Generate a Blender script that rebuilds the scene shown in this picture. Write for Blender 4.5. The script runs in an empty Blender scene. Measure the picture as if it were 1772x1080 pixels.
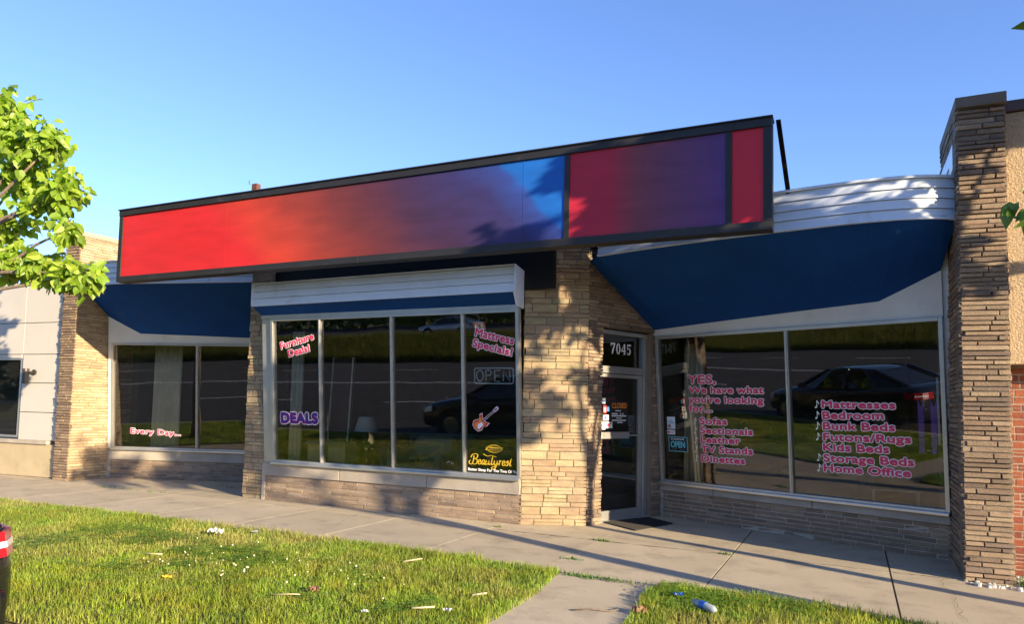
import bpy, math, random
import numpy as np
from mathutils import Vector, Matrix
random.seed(7); RNG = np.random.default_rng(7)
R = math.radians
S = bpy.context.scene
COL = S.collection

# ------------------------------------------------------------------ camera
cam = bpy.data.cameras.new('camera'); cam_o = bpy.data.objects.new('camera', cam); COL.objects.link(cam_o)
rt = Vector((0.89932890, 0.43674000, 0.02157993))
dn = Vector((-0.00780977, 0.06538592, -0.99782949))
fw = Vector((-0.43720306, 0.89720837, 0.06221429))
m = Matrix((( rt.x, -dn.x, -fw.x, 0), (rt.y, -dn.y, -fw.y, 0), (rt.z, -dn.z, -fw.z, 1.6), (0, 0, 0, 1)))
cam_o.matrix_world = m
cam.sensor_width = 36; cam.lens = 36*1210/1772; cam.shift_y = 87.2/1772; cam.clip_end = 1000; cam.clip_start = .05
S.camera = cam_o
# ------------------------------------------------------------------ light
SUN_AZ, SUN_EL = 20.5, 14.5          # light comes from +x, slightly from the street
world = bpy.data.worlds.new('World'); S.world = world; world.use_nodes = True
nt = world.node_tree; nt.nodes.clear()
sky = nt.nodes.new('ShaderNodeTexSky'); sky.sky_type = 'NISHITA'; sky.sun_disc = False
sky.sun_elevation = R(SUN_EL); sky.sun_rotation = R(90+SUN_AZ)
sky.air_density = 1.0; sky.dust_density = .25; sky.ozone_density = 3.5; sky.altitude = 100
bg = nt.nodes.new('ShaderNodeBackground'); bg.inputs[1].default_value = .118
wo = nt.nodes.new('ShaderNodeOutputWorld')
tint = nt.nodes.new('ShaderNodeMix'); tint.data_type = 'RGBA'; tint.blend_type = 'MULTIPLY'; tint.inputs[0].default_value = 1; tint.inputs[7].default_value = (.92, .90, 1.10, 1)
nt.links.new(sky.outputs[0], tint.inputs[6]); nt.links.new(tint.outputs[2], bg.inputs[0]); nt.links.new(bg.outputs[0], wo.inputs[0])
sl = bpy.data.lights.new('sun', 'SUN'); sl.energy = 5.0; sl.angle = R(.5); sl.color = (1.0, .80, .52)
so = bpy.data.objects.new('sun', sl); COL.objects.link(so)
sd = Vector((math.cos(R(SUN_AZ))*math.cos(R(SUN_EL)), -math.sin(R(SUN_AZ))*math.cos(R(SUN_EL)), math.sin(R(SUN_EL))))
so.rotation_euler = sd.to_track_quat('Z', 'Y').to_euler()
S.view_settings.view_transform = 'Standard'; S.view_settings.look = 'None'; S.view_settings.gamma = 1
S.view_settings.exposure = 1.45
S.render.resolution_x = 1024; S.render.resolution_y = 625

# ------------------------------------------------------------------ helpers
def V3(p): return np.array(p, float)
class MB:
    def __init__(s): s.v = []; s.f = []; s.c = []; s.cur = (1, 1, 1); s.smooth = False
    def face(s, pts, col=None):
        i = len(s.v); s.v.extend([tuple(map(float, p)) for p in pts]); s.f.append(tuple(range(i, i+len(pts)))); s.c.append(col or s.cur)
    def idx(s, verts, faces, col=None):
        i = len(s.v); s.v.extend([tuple(map(float, p)) for p in verts])
        for f in faces: s.f.append(tuple(i+k for k in f)); s.c.append(col or s.cur)
    def box(s, x0, x1, y0, y1, z0, z1, col=None):
        v = [(x, y, z) for z in (z0, z1) for y in (y0, y1) for x in (x0, x1)]
        s.idx(v, [(0, 2, 3, 1), (4, 5, 7, 6), (0, 1, 5, 4), (2, 6, 7, 3), (0, 4, 6, 2), (1, 3, 7, 5)], col)
    def fbox(s, O, u, v, n, u0, u1, v0, v1, n0, n1, col=None):
        O, u, v, n = map(V3, (O, u, v, n))
        p = [O+u*a+v*b+n*c for c in (n0, n1) for b in (v0, v1) for a in (u0, u1)]
        s.idx(p, [(0, 2, 3, 1), (4, 5, 7, 6), (0, 1, 5, 4), (2, 6, 7, 3), (0, 4, 6, 2), (1, 3, 7, 5)], col)
    def prism(s, poly, z0, z1, col=None):
        n = len(poly)
        s.idx([(*p, z0) for p in poly]+[(*p, z1) for p in poly], [tuple(range(n))[::-1], tuple(range(n, 2*n))]+[(i, (i+1) % n, n+(i+1) % n, n+i) for i in range(n)], col)
    def slab(s, pts, off, col=None):      # polygon extruded by vector off
        n = len(pts); off = V3(off); P = [V3(p) for p in pts]
        s.idx(P+[p+off for p in P], [tuple(range(n))[::-1], tuple(range(n, 2*n))]+[(i, (i+1) % n, n+(i+1) % n, n+i) for i in range(n)], col)
    def tube(s, pts, rad, n=8, col=None, cap=True):
        P = [V3(p) for p in pts]; k = len(P)
        rs = rad if hasattr(rad, '__len__') else [rad]*k
        ring = []; prev = None
        for i, p in enumerate(P):
            d = P[min(i+1, k-1)]-P[max(i-1, 0)]; d /= (np.linalg.norm(d)+1e-9)
            a = np.cross(d, (0, 0, 1)) if prev is None else prev-d*(prev@d)
            if np.linalg.norm(a) < 1e-3: a = np.cross(d, (1, 0, 0))
            a /= np.linalg.norm(a); b = np.cross(d, a); prev = a
            ring += [p+rs[i]*(math.cos(t)*a+math.sin(t)*b) for t in np.linspace(0, 2*math.pi, n, endpoint=False)]
        F = [(i*n+j, i*n+(j+1) % n, (i+1)*n+(j+1) % n, (i+1)*n+j) for i in range(k-1) for j in range(n)]
        if cap: F += [tuple(range(n))[::-1], tuple((k-1)*n+j for j in range(n))]
        s.idx(ring, F, col)
    def lathe(s, O, prof, n=20, col=None):
        O = V3(O); v = []
        for r, z in prof: v += [O+(r*math.cos(t), r*math.sin(t), z) for t in np.linspace(0, 2*math.pi, n, endpoint=False)]
        s.idx(v, [(i*n+j, i*n+(j+1) % n, (i+1)*n+(j+1) % n, (i+1)*n+j) for i in range(len(prof)-1) for j in range(n)], col)
    def build(s, name, mat, parent=None, smooth=False, bevel=0, subsurf=0):
        me = bpy.data.meshes.new(name); me.from_pydata(s.v, [], s.f)
        a = me.attributes.new('Col', 'FLOAT_COLOR', 'FACE')
        a.data.foreach_set('color', np.array([(*c[:3], 1) for c in s.c], np.float32).ravel())
        me.materials.append(mat)
        if smooth: me.polygons.foreach_set('use_smooth', [True]*len(me.polygons))
        return link(name, me, parent, bevel, subsurf)
def link(name, me, parent=None, bevel=0, subsurf=0):
    me.validate(); me.update()
    o = bpy.data.objects.new(name, me); COL.objects.link(o)
    if parent is not None: setpar(o, parent)
    if bevel:
        b = o.modifiers.new('bevel', 'BEVEL'); b.width = bevel; b.segments = 2; b.limit_method = 'ANGLE'
    if subsurf:
        b = o.modifiers.new('sub', 'SUBSURF'); b.levels = subsurf; b.render_levels = subsurf
    return o
def wloc(o):
    l = Vector(o.location)
    while o.parent: o = o.parent; l += o.location
    return l
def setpar(o, parent):
    o.parent = parent
    r = parent
    while r.parent: r = r.parent
    if parent is r: o.matrix_parent_inverse = Matrix.Translation(-r.location)
def thing(name, label, cat, loc=(0, 0, 0), group=None):
    o = bpy.data.objects.new(name, None); COL.objects.link(o); o.location = loc; o.empty_display_size = .2
    return tag(o, label, cat, group)
def tag(o, label, cat, group=None):
    o['label'] = label; o['category'] = cat
    if group: o['group'] = group
    return o
def struct(o, kind='structure'): o['kind'] = kind; return o

def nodes(name):
    m = bpy.data.materials.new(name); m.use_nodes = True; t = m.node_tree; t.nodes.clear()
    out = t.nodes.new('ShaderNodeOutputMaterial'); return m, t, out
def N(t, typ, **kw):
    n = t.nodes.new(typ)
    for k, v in kw.items():
        if k.startswith('i_'):
            key = k[2:]; key = int(key) if key.isdigit() else key.replace('_', ' ')
            n.inputs[key].default_value = v
        else: setattr(n, k, v)
    return n
def mat(name, col=(.5, .5, .5), rough=.7, metal=0, var=.15, vscale=3, bump=0, bscale=60, attr=False, fine=.1, fscale=80, spec=.5, coat=0, stain=None, stretch=(1, 1, 1), trans=0):
    m, t, out = nodes(name); L = t.links.new
    tc = N(t, 'ShaderNodeTexCoord'); mp = N(t, 'ShaderNodeMapping'); mp.inputs['Scale'].default_value = stretch
    L(tc.outputs['Object'], mp.inputs[0])
    n1 = N(t, 'ShaderNodeTexNoise', i_Scale=vscale, i_Detail=5); L(mp.outputs[0], n1.inputs['Vector'])
    n2 = N(t, 'ShaderNodeTexNoise', i_Scale=fscale, i_Detail=3); L(mp.outputs[0], n2.inputs['Vector'])
    if attr:
        base = N(t, 'ShaderNodeAttribute', attribute_name='Col').outputs['Color']
    else:
        rgb = N(t, 'ShaderNodeRGB'); rgb.outputs[0].default_value = (*col, 1); base = rgb.outputs[0]
    def vary(src, noise, amt):
        mr = N(t, 'ShaderNodeMapRange', i_1=.25, i_2=.75, i_3=1-amt, i_4=1+amt); L(noise, mr.inputs[0])
        mx = N(t, 'ShaderNodeVectorMath', operation='SCALE'); L(src, mx.inputs[0]); L(mr.outputs[0], mx.inputs['Scale']); return mx.outputs[0]
    c = vary(base, n1.outputs[0], var); c = vary(c, n2.outputs[0], fine)
    if stain:
        sc, scol, lo, hi = stain
        n3 = N(t, 'ShaderNodeTexNoise', i_Scale=sc, i_Detail=6, i_Roughness=.65); L(tc.outputs['Object'], n3.inputs['Vector'])
        mr = N(t, 'ShaderNodeMapRange', i_1=lo, i_2=hi, i_3=0, i_4=1); L(n3.outputs[0], mr.inputs[0])
        mx = N(t, 'ShaderNodeMix', data_type='RGBA'); L(mr.outputs[0], mx.inputs[0]); L(c, mx.inputs[6]); mx.inputs[7].default_value = (*scol, 1); c = mx.outputs[2]
    b = N(t, 'ShaderNodeBsdfPrincipled', i_Roughness=rough, i_Metallic=metal)
    b.inputs['Specular IOR Level'].default_value = spec; b.inputs['Coat Weight'].default_value = coat; b.inputs['Coat Roughness'].default_value = .05
    L(c, b.inputs['Base Color'])
    if bump:
        n4 = N(t, 'ShaderNodeTexNoise', i_Scale=bscale, i_Detail=6, i_Roughness=.6); L(mp.outputs[0], n4.inputs['Vector'])
        bp = N(t, 'ShaderNodeBump', i_Strength=bump, i_Distance=.02); L(n4.outputs[0], bp.inputs['Height']); L(bp.outputs[0], b.inputs['Normal'])
    if trans:
        tr = N(t, 'ShaderNodeBsdfTranslucent'); vs = N(t, 'ShaderNodeVectorMath', operation='MULTIPLY'); vs.inputs[1].default_value = (1.5, 1.6, .7)
        L(c, vs.inputs[0]); L(vs.outputs[0], tr.inputs[0])
        ms = N(t, 'ShaderNodeMixShader', i_0=trans); L(b.outputs[0], ms.inputs[1]); L(tr.outputs[0], ms.inputs[2]); L(ms.outputs[0], out.inputs[0])
    else: L(b.outputs[0], out.inputs[0])
    return m
def glass_mat(name, tint=(.78, .80, .78), refl=.055, wav=.0):
    m, t, out = nodes(name); L = t.links.new
    g = N(t, 'ShaderNodeBsdfGlossy', i_Roughness=.0); g.inputs[0].default_value = (1, 1, 1, 1)
    tr = N(t, 'ShaderNodeBsdfTransparent'); tr.inputs[0].default_value = (*tint, 1)
    fr = N(t, 'ShaderNodeFresnel', i_IOR=1.52)
    ad = N(t, 'ShaderNodeMath', operation='MULTIPLY_ADD'); ad.inputs[1].default_value = 1.15; ad.inputs[2].default_value = refl
    L(fr.outputs[0], ad.inputs[0])
    if wav:
        tc = N(t, 'ShaderNodeTexCoord'); n = N(t, 'ShaderNodeTexNoise', i_Scale=.9, i_Detail=1); L(tc.outputs['Object'], n.inputs['Vector'])
        bp = N(t, 'ShaderNodeBump', i_Strength=wav, i_Distance=.02); L(n.outputs[0], bp.inputs['Height']); L(bp.outputs[0], g.inputs['Normal'])
    ms = N(t, 'ShaderNodeMixShader'); L(ad.outputs[0], ms.inputs[0]); L(tr.outputs[0], ms.inputs[1]); L(g.outputs[0], ms.inputs[2]); L(ms.outputs[0], out.inputs[0])
    return m

M = {}
M['brick'] = mat('stone_brick', rough=.85, attr=True, var=.22, vscale=6, fine=.22, fscale=45, bump=.55, bscale=55, stretch=(1, 1, 2.5))
M['asphalt'] = mat('asphalt', (.045, .043, .042), .9, var=.25, vscale=.6, fine=.3, fscale=150, bump=.3, bscale=200)
M['conc'] = mat('concrete', (.36, .315, .26), .88, attr=True, var=.10, vscale=1.7, fine=.09, fscale=60, bump=.25, bscale=170, stain=(2.3, (.24, .20, .155), .50, .84), spec=.3)
M['curb'] = mat('curb_concrete', (.40, .36, .30), .9, var=.15, fine=.12, bump=.3)
M['soil'] = mat('soil', (.13, .12, .05), .95, var=.35, vscale=2.5, fine=.35, fscale=40, bump=.6, bscale=30)
M['cast'] = mat('cast_stone', (.34, .30, .25), .85, var=.18, vscale=3, fine=.15, bump=.35, bscale=70)
M['alum'] = mat('aluminium', (.50, .50, .48), .38, metal=.75, var=.10, fine=.06, stain=(9, (.25, .24, .22), .6, .9))
M['galv'] = mat('painted_sill', (.62, .63, .64), .3, metal=.85, var=.08, fine=.05)
M['white'] = mat('white_metal_siding', (.62, .69, .79), .35, var=.07, vscale=2, fine=.04, stain=(3.5, (.42, .40, .35), .58, .85))
M['wpanel'] = mat('white_panel', (.66, .66, .64), .6, var=.06, fine=.03, stain=(2.5, (.5, .48, .42), .58, .9), bump=.12, bscale=90)
M['blue'] = mat('blue_stucco', (.007, .060, .26), .9, spec=.15, var=.14, vscale=1.5, fine=.15, fscale=120, bump=.3, bscale=130, stain=(3, (.02, .085, .26), .62, .85))
M['black'] = mat('black_paint', (.010, .010, .010), .6, spec=.25, var=.2, fine=.1, bump=.05)
M['blackm'] = mat('black_sign_frame', (.014, .014, .015), .6, var=.25, fine=.15, stain=(6, (.05, .045, .04), .6, .8))
M['rust'] = mat('rusty_steel', (.10, .04, .025), .8, var=.3, fine=.3)
M['roof'] = mat('roof_membrane', (.12, .11, .10), .9)
M['glass'] = glass_mat('window_glass', wav=.10)
M['nglass'] = glass_mat('neighbour_glass', (.35, .38, .36), .10, wav=.1)
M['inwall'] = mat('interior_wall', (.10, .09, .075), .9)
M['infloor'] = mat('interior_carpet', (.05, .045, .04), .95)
M['tpink'] = mat('crimson_vinyl', (.66, .035, .12), .5, var=.03, fine=.02)
M['twhite'] = mat('white_vinyl', (.88, .87, .88), .5, var=.02, fine=.02)
M['tpurple'] = mat('purple_vinyl', (.05, .012, .20), .5, var=.02, fine=.02)
M['gold'] = mat('gold_vinyl', (.62, .42, .035), .45, var=.05, fine=.02)
M['orange'] = mat('orange_vinyl', (.75, .24, .04), .5, var=.05)
M['teal'] = mat('teal_vinyl', (.12, .50, .58), .5, var=.05)
M['dec'] = mat('printed_decal', attr=True, rough=.5, var=.04, fine=.02)
M['neon'] = mat('unlit_neon_tube', (.92, .95, .95), .4, var=.03, fine=.02)
M['rubber'] = mat('rubber_mat', (.022, .02, .018), .9, var=.2, bump=.5, bscale=90)
M['tan'] = mat('tan_stucco', (.46, .345, .22), .95, var=.05, vscale=2, fine=.12, fscale=60, bump=.9, bscale=45)
M['brown'] = mat('brown_metal_cap', (.085, .05, .038), .5)
M['grey'] = mat('grey_wall_panel', (.47, .45, .415), .55, var=.05, vscale=1.5, fine=.03, stain=(2, (.48, .45, .40), .6, .9))
M['tanst'] = mat('tan_base_panel', (.40, .33, .21), .6, var=.10, fine=.08, stain=(4, (.28, .23, .15), .55, .8))
M['sconce'] = mat('bronze_lamp_metal', (.09, .08, .07), .4, metal=.6)
M['gravel'] = mat('gravel_stones', attr=True, rough=.8, fine=.2, bump=.3)
M['leaf'] = mat('leaf', attr=True, rough=.45, var=.15, vscale=8, fine=.05, trans=.42)
M['leafd'] = mat('leaf_dark', attr=True, rough=.5, var=.15, vscale=8, fine=.05, trans=.3)
M['bark'] = mat('bark', (.17, .13, .095), .9, var=.3, vscale=8, bump=.8, bscale=30, stretch=(1, 1, .3))
M['grass'] = mat('grass_blades', attr=True, rough=.55, var=.25, vscale=1.3, fine=.1, trans=.4)
M['line'] = mat('road_paint', (.6, .6, .58), .8, var=.25, fine=.2)
M['cream'] = mat('cream_fabric', (.78, .70, .52), .9, bump=.2)
M['card'] = mat('cardboard', (.62, .43, .22), .9, var=.08)
M['sofa'] = mat('grey_upholstery', (.20, .19, .17), .95, var=.15, bump=.3, bscale=120)
M['teals'] = mat('dark_teal_upholstery', (.035, .07, .08), .95, var=.15, bump=.3, bscale=120)
M['shade'] = mat('lamp_shade_fabric', (.6, .58, .52), .8)
M['wood'] = mat('dark_wood', (.07, .04, .022), .5, var=.2, stretch=(1, 1, .2))
M['purple'] = mat('purple_ribbon', (.25, .09, .55), .4, var=.1)
M['paper'] = mat('white_paper', (.50, .50, .50), .8, var=.08)
M['plastic'] = mat('clear_plastic', (.30, .34, .36), .15, var=.1, spec=.8)
M['cap'] = mat('blue_plastic', (.02, .12, .5), .4)
M['carblk'] = mat('dark_car_paint', (.012, .011, .012), .25, metal=.3, var=.02, fine=.02, coat=1)
M['carsil'] = mat('silver_car_paint', (.48, .48, .49), .3, metal=.6, var=.02, fine=.02, coat=1)
M['carwht'] = mat('white_car_paint', (.7, .7, .7), .35, var=.02, fine=.02, coat=.6)
M['cargl'] = mat('car_glass', (.02, .022, .024), .04, spec=.8, var=.02)
M['tyre'] = mat('tyre_rubber', (.015, .015, .015), .85)
M['rim'] = mat('alloy_rim', (.45, .45, .46), .3, metal=.8)
M['red'] = mat('red_lens', (.45, .012, .02), .15, spec=.8, coat=1)
M['clear'] = mat('clear_lens', (.75, .75, .75), .12, spec=.8, coat=1)
M['pvc'] = mat('white_pole', (.6, .6, .58), .5)
M['deadleaf'] = mat('dry_leaf', (.25, .13, .07), .8)
M['straw'] = mat('dry_stick', (.48, .40, .26), .85)
M['yleaf'] = mat('yellow_leaf', (.7, .5, .03), .7)

# sign face: red print running into blue and violet, along the sign's own length
def sign_mat(name, stops, streak=True):
    m, t, out = nodes(name); L = t.links.new
    tc = N(t, 'ShaderNodeTexCoord'); sp = N(t, 'ShaderNodeSeparateXYZ'); L(tc.outputs['Object'], sp.inputs[0])
    n = N(t, 'ShaderNodeTexNoise', i_Scale=1.3, i_Detail=4); L(tc.outputs['Object'], n.inputs['Vector'])
    z = N(t, 'ShaderNodeMath', operation='MULTIPLY_ADD'); L(sp.outputs[2], z.inputs[0]); z.inputs[1].default_value = .9; z.inputs[2].default_value = -4.15
    a = N(t, 'ShaderNodeMath', operation='MULTIPLY_ADD'); L(n.outputs[0], a.inputs[0]); a.inputs[1].default_value = .8 if streak else 0; L(sp.outputs[0], a.inputs[2])
    a2 = N(t, 'ShaderNodeMath', operation='ADD'); L(a.outputs[0], a2.inputs[0]); L(z.outputs[0], a2.inputs[1])
    mr = N(t, 'ShaderNodeMapRange', i_1=-11.0, i_2=-.6); L(a2.outputs[0] if streak else sp.outputs[0], mr.inputs[0])
    cr = N(t, 'ShaderNodeValToRGB'); L(mr.outputs[0], cr.inputs[0]); e = cr.color_ramp.elements
    while len(e) < len(stops): e.new(.5)
    for i, (x, c) in enumerate(stops): e[i].position = (x+11.0)/10.4; e[i].color = (*c, 1)
    n2 = N(t, 'ShaderNodeTexNoise', i_Scale=5, i_Detail=5); mp = N(t, 'ShaderNodeMapping'); mp.inputs['Scale'].default_value = (.35, 1, 1.6); L(tc.outputs['Object'], mp.inputs[0]); L(mp.outputs[0], n2.inputs['Vector'])
    v = N(t, 'ShaderNodeMapRange', i_1=.3, i_2=.7, i_3=.88, i_4=1.12); L(n2.outputs[0], v.inputs[0])
    mx = N(t, 'ShaderNodeVectorMath', operation='SCALE'); L(cr.outputs[0], mx.inputs[0]); L(v.outputs[0], mx.inputs['Scale'])
    b = N(t, 'ShaderNodeBsdfPrincipled', i_Roughness=.5); b.inputs['Specular IOR Level'].default_value = .3
    L(mx.outputs[0], b.inputs['Base Color']); L(b.outputs[0], out.inputs[0]); return m
RED = (.50, .018, .022)
M['sign1'] = sign_mat('sign_print_long', [(-10.9, RED), (-8.5, RED), (-7.8, (.46, .04, .02)), (-6.9, (.24, .034, .022)), (-6.0, (.11, .025, .028)), (-5.2, (.052, .022, .055)), (-4.1, (.034, .028, .11)), (-3.65, (.03, .06, .26)), (-3.5, (.012, .11, .42)), (-3.0, (.012, .12, .46))])
M['sign2'] = sign_mat('sign_print_right', [(-3.0, (.45, .018, .04)), (-2.5, (.43, .02, .045)), (-2.2, (.22, .045, .06)), (-1.8, (.15, .045, .10)), (-1.3, (.11, .04, .15)), (-1.1, (.09, .04, .19))], False)
M['sign3'] = mat('sign_print_red', (.60, .022, .04), .5, var=.04, fine=.02, spec=.3)

# ------------------------------------------------------------------ ground
mb = MB(); mb.box(-400, 400, -400, 2.78, -.5, -.15); struct(mb.build('road', M['asphalt']))
mb = MB(); mb.box(-400, 400, 2.95, 400, -.5, -.03); struct(mb.build('ground', M['soil']))
mb = MB()
x = -60
while x < 40: mb.box(x, x+2.99, 2.78, 2.95, -.4, .0); x += 3
struct(mb.build('curb', M['curb'], bevel=.015))
# road paint
mb = MB()
for y in (-3.2, -14.2):
    for k in range(-20, 12): mb.box(k*7.0, k*7.0+3, y, y+.14, -.2, -.146)
for y in (-8.4, -8.7): mb.box(-200, 150, y, y+.12, -.2, -.146, )
struct(mb.build('road_markings', M['line']))
# sidewalk flags with joints
def flag(mb, x0, x1, y0, y1, c, z=0, gap=.006):
    g = gap
    mb.box(x0+g, x1-g, y0+g, y1-g, -.06, z, c)
cc = lambda: tuple(np.array((.465, .395, .285))*random.uniform(.93, 1.06))
mb = MB()
xs = [-25.2, -23.7, -22.2, -20.7, -19.2, -17.7, -16.2, -14.65, -13.15, -11.65, -10.15, -8.64, -7.18, -5.73, -4.23, -2.745, -1.21, .335, 1.9, 3.4, 4.9, 6.4, 7.9, 9.4, 10.9, 12.4]
for a, b in zip(xs[:-1], xs[1:]):
    wide = .012 if abs(b-.335) < .01 or abs(b+1.21) < .01 else .004
    yb = 8.14
    mb.box(a+.004, b-wide, 6.3, yb-.003, -.06, 0, cc())
    mb.box(a+.004, b-wide, yb+.003, 10.9, -.06, .004, cc())
# (walk follows)
mb.prism([(-2.42, 2.96), (-1.46, 2.96), (-1.58, 6.295), (-2.56, 6.295)][::1], -.06, .002, cc())
struct(mb.build('sidewalk', M['conc']))
mb = MB(); mb.box(-26, 13, 6.3, 8.6, -.2, -.035); struct(mb.build('joint_bed', mat('joint_dirt', (.05, .045, .03), .95)))

mb = MB(); g = np.random.default_rng(8)
def crack(p0, p1, w, k=14, jit=.02, z=.0065):
    P = [V3(p0)+(V3(p1)-V3(p0))*i/k+(g.normal(0, jit, 2) if 0 < i < k else 0) for i in range(k+1)]
    for a, b in zip(P[:-1], P[1:]):
        d = (b-a)/np.linalg.norm(b-a); q = np.array([-d[1], d[0]])*w*g.uniform(.5, 1.2)
        mb.face([(*(a-q), z), (*(b-q), z), (*(b+q), z), (*(a+q), z)])
crack((.79, 8.1), (.79, 6.5), .0022); crack((-2.3, 6.28), (-1.7, 6.30), .004); crack((-6.4, 8.13), (-6.0, 7.2), .0018); crack((-4.2, 8.14), (-1.3, 8.14), .005, 40, .003); crack((-1.1, 8.15), (.9, 8.14), .005, 40, .003); crack((-9.8, 9.6), (-8.9, 8.9), .002); crack((-11.6, 7.5), (-10.2, 7.1), .0018)
struct(mb.build('sidewalk_cracks', mat('crack_dirt', (.07, .055, .04), .95)))
# lawn soil raised sheet
LAWN_L = [(-30, 3.0), (-2.45, 3.0), (-2.40, 4.67), (-2.42, 5.56), (-2.56, 6.42), (-5.3, 6.5), (-8.16, 6.45), (-11.67, 6.28), (-30, 6.1)]
LAWN_R = [(-1.47, 3.0), (16, 3.0), (16, 6.1), (.35, 6.25), (-.5, 6.44), (-1.5, 6.5), (-1.63, 6.1), (-1.55, 5.5)]
mb = MB(); mb.face([(*p, .0) for p in LAWN_L]); mb.face([(*p, .0) for p in LAWN_R]); struct(mb.build('lawn_soil', M['soil']))

def noise2(x, y, s, seed=0):
    r = np.random.default_rng(seed); g = r.random((64, 64))
    X = (x*s) % 64; Y = (y*s) % 64; i = X.astype(int); j = Y.astype(int); fx = X-i; fy = Y-j
    fx = fx*fx*(3-2*fx); fy = fy*fy*(3-2*fy); i2 = (i+1) % 64; j2 = (j+1) % 64
    return (g[i, j]*(1-fx)+g[i2, j]*fx)*(1-fy)+(g[i, j2]*(1-fx)+g[i2, j2]*fx)*fy
def inpoly(x, y, P):
    r = np.zeros(len(x), bool); n = len(P)
    for i in range(n):
        (x1, y1), (x2, y2) = P[i], P[(i+1) % n]
        if y1 == y2: continue
        r ^= ((y1 > y) != (y2 > y)) & (x < (x2-x1)*(y-y1)/(y2-y1)+x1)
    return r
def blades(name, x, y, z0, h, w, colf, mtl, lean=.45, seed=3):
    g = np.random.default_rng(seed); n = len(x)
    a = g.random(n)*2*np.pi; la = g.random(n)*2*np.pi; ln = (g.random(n)**1.3)*lean*h
    dx, dy = np.cos(a)*w/2, np.sin(a)*w/2
    lx, ly = np.cos(la)*ln, np.sin(la)*ln
    v = np.zeros((n, 5, 3), np.float32)
    for k, (sx, hh, ff) in enumerate([(-1, 0, 0), (1, 0, 0), (.75, .55, .3), (-.75, .55, .3), (0, 1, 1)]):
        v[:, k, 0] = x+sx*dx+lx*ff; v[:, k, 1] = y+sx*dy+ly*ff; v[:, k, 2] = z0+h*hh*(1-.25*ff*ln/h)
    me = bpy.data.meshes.new(name)
    me.vertices.add(n*5); me.vertices.foreach_set('co', v.ravel())
    b = np.arange(n)[:, None]*5
    loops = np.concatenate([b+np.array([0, 1, 2, 3]), b+np.array([3, 2, 4])], 1).ravel()
    me.loops.add(n*7); me.loops.foreach_set('vertex_index', loops.astype(np.int32))
    me.polygons.add(n*2)
    st = (np.arange(n)[:, None]*7+np.array([0, 4])).ravel(); me.polygons.foreach_set('loop_start', st.astype(np.int32))
    me.polygons.foreach_set('loop_total', np.tile([4, 3], n).astype(np.int32))
    at = me.attributes.new('Col', 'FLOAT_COLOR', 'FACE')
    c = np.ones((n, 4), np.float32); c[:, :3] = colf; at.data.foreach_set('color', np.repeat(c, 2, 0).ravel())
    me.materials.append(mtl); me.update(calc_edges=True)
    return link(name, me)
def sample(P, dens, bbox):
    x0, x1, y0, y1 = bbox; n = int((x1-x0)*(y1-y0)*dens)
    x = RNG.uniform(x0, x1, n); y = RNG.uniform(y0, y1, n); k = inpoly(x, y, P); return x[k], y[k]
X = []; Y = []
for P, d, bb in ((LAWN_L, 6800, (-6.5, -2.3, 3.9, 6.55)), (LAWN_L, 4400, (-12.5, -6.5, 3.9, 6.55)), (LAWN_L, 4500, (-6.5, -2.3, 3.0, 3.9)), (LAWN_L, 3500, (-12.5, -6.5, 3.0, 3.9)), (LAWN_L, 2200, (-19, -12.5, 3.0, 6.5)), (LAWN_R, 6000, (-1.7, .8, 5.0, 6.55)), (LAWN_R, 1500, (-1.7, 2.5, 3.0, 5.0)), (LAWN_R, 1200, (.8, 4, 5.0, 6.5))):
    a, b = sample(P, d, bb); X.append(a); Y.append(b)
X = np.concatenate(X); Y = np.concatenate(Y)
n1 = noise2(X, Y, 1.1, 1); n2 = noise2(X, Y, 3.7, 2); n3 = noise2(X, Y, .45, 5); n4 = noise2(X, Y, 11, 9)
dry = np.clip((n1*.5+n3*.5-.52)*3+(n2-.5)*1.0+np.clip((4.9-Y)*.35, 0, .6), 0, 1)*.8
green = np.stack([.20+.08*n2, .275+.07*n4, .028+.014*n1], 1); straw = np.array([.42, .36, .14])
rb = RNG.random(len(X))[:, None]; mixv = np.clip(dry[:, None]*.65+(rb > .90)*.5, 0, .9)
colr = (green*(1-mixv)+straw*mixv)*(.45+.95*RNG.random(len(X)))[:, None]
keep = RNG.random(len(X)) > dry*.35
hh = (.028+.042*RNG.random(len(X)))*(.65+.8*n2)*(.75+.5*n4)
hh = np.where(Y > 6.15, hh*1.25, hh)
o = blades('lawn_grass', X[keep], Y[keep], 0, hh[keep], .0045+.003*RNG.random(keep.sum()), colr[keep], M['grass'], lean=.8)
tag(o, 'bright green lawn with straw coloured patches between kerb and sidewalk', 'grass'); struct(o, 'stuff')
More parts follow.
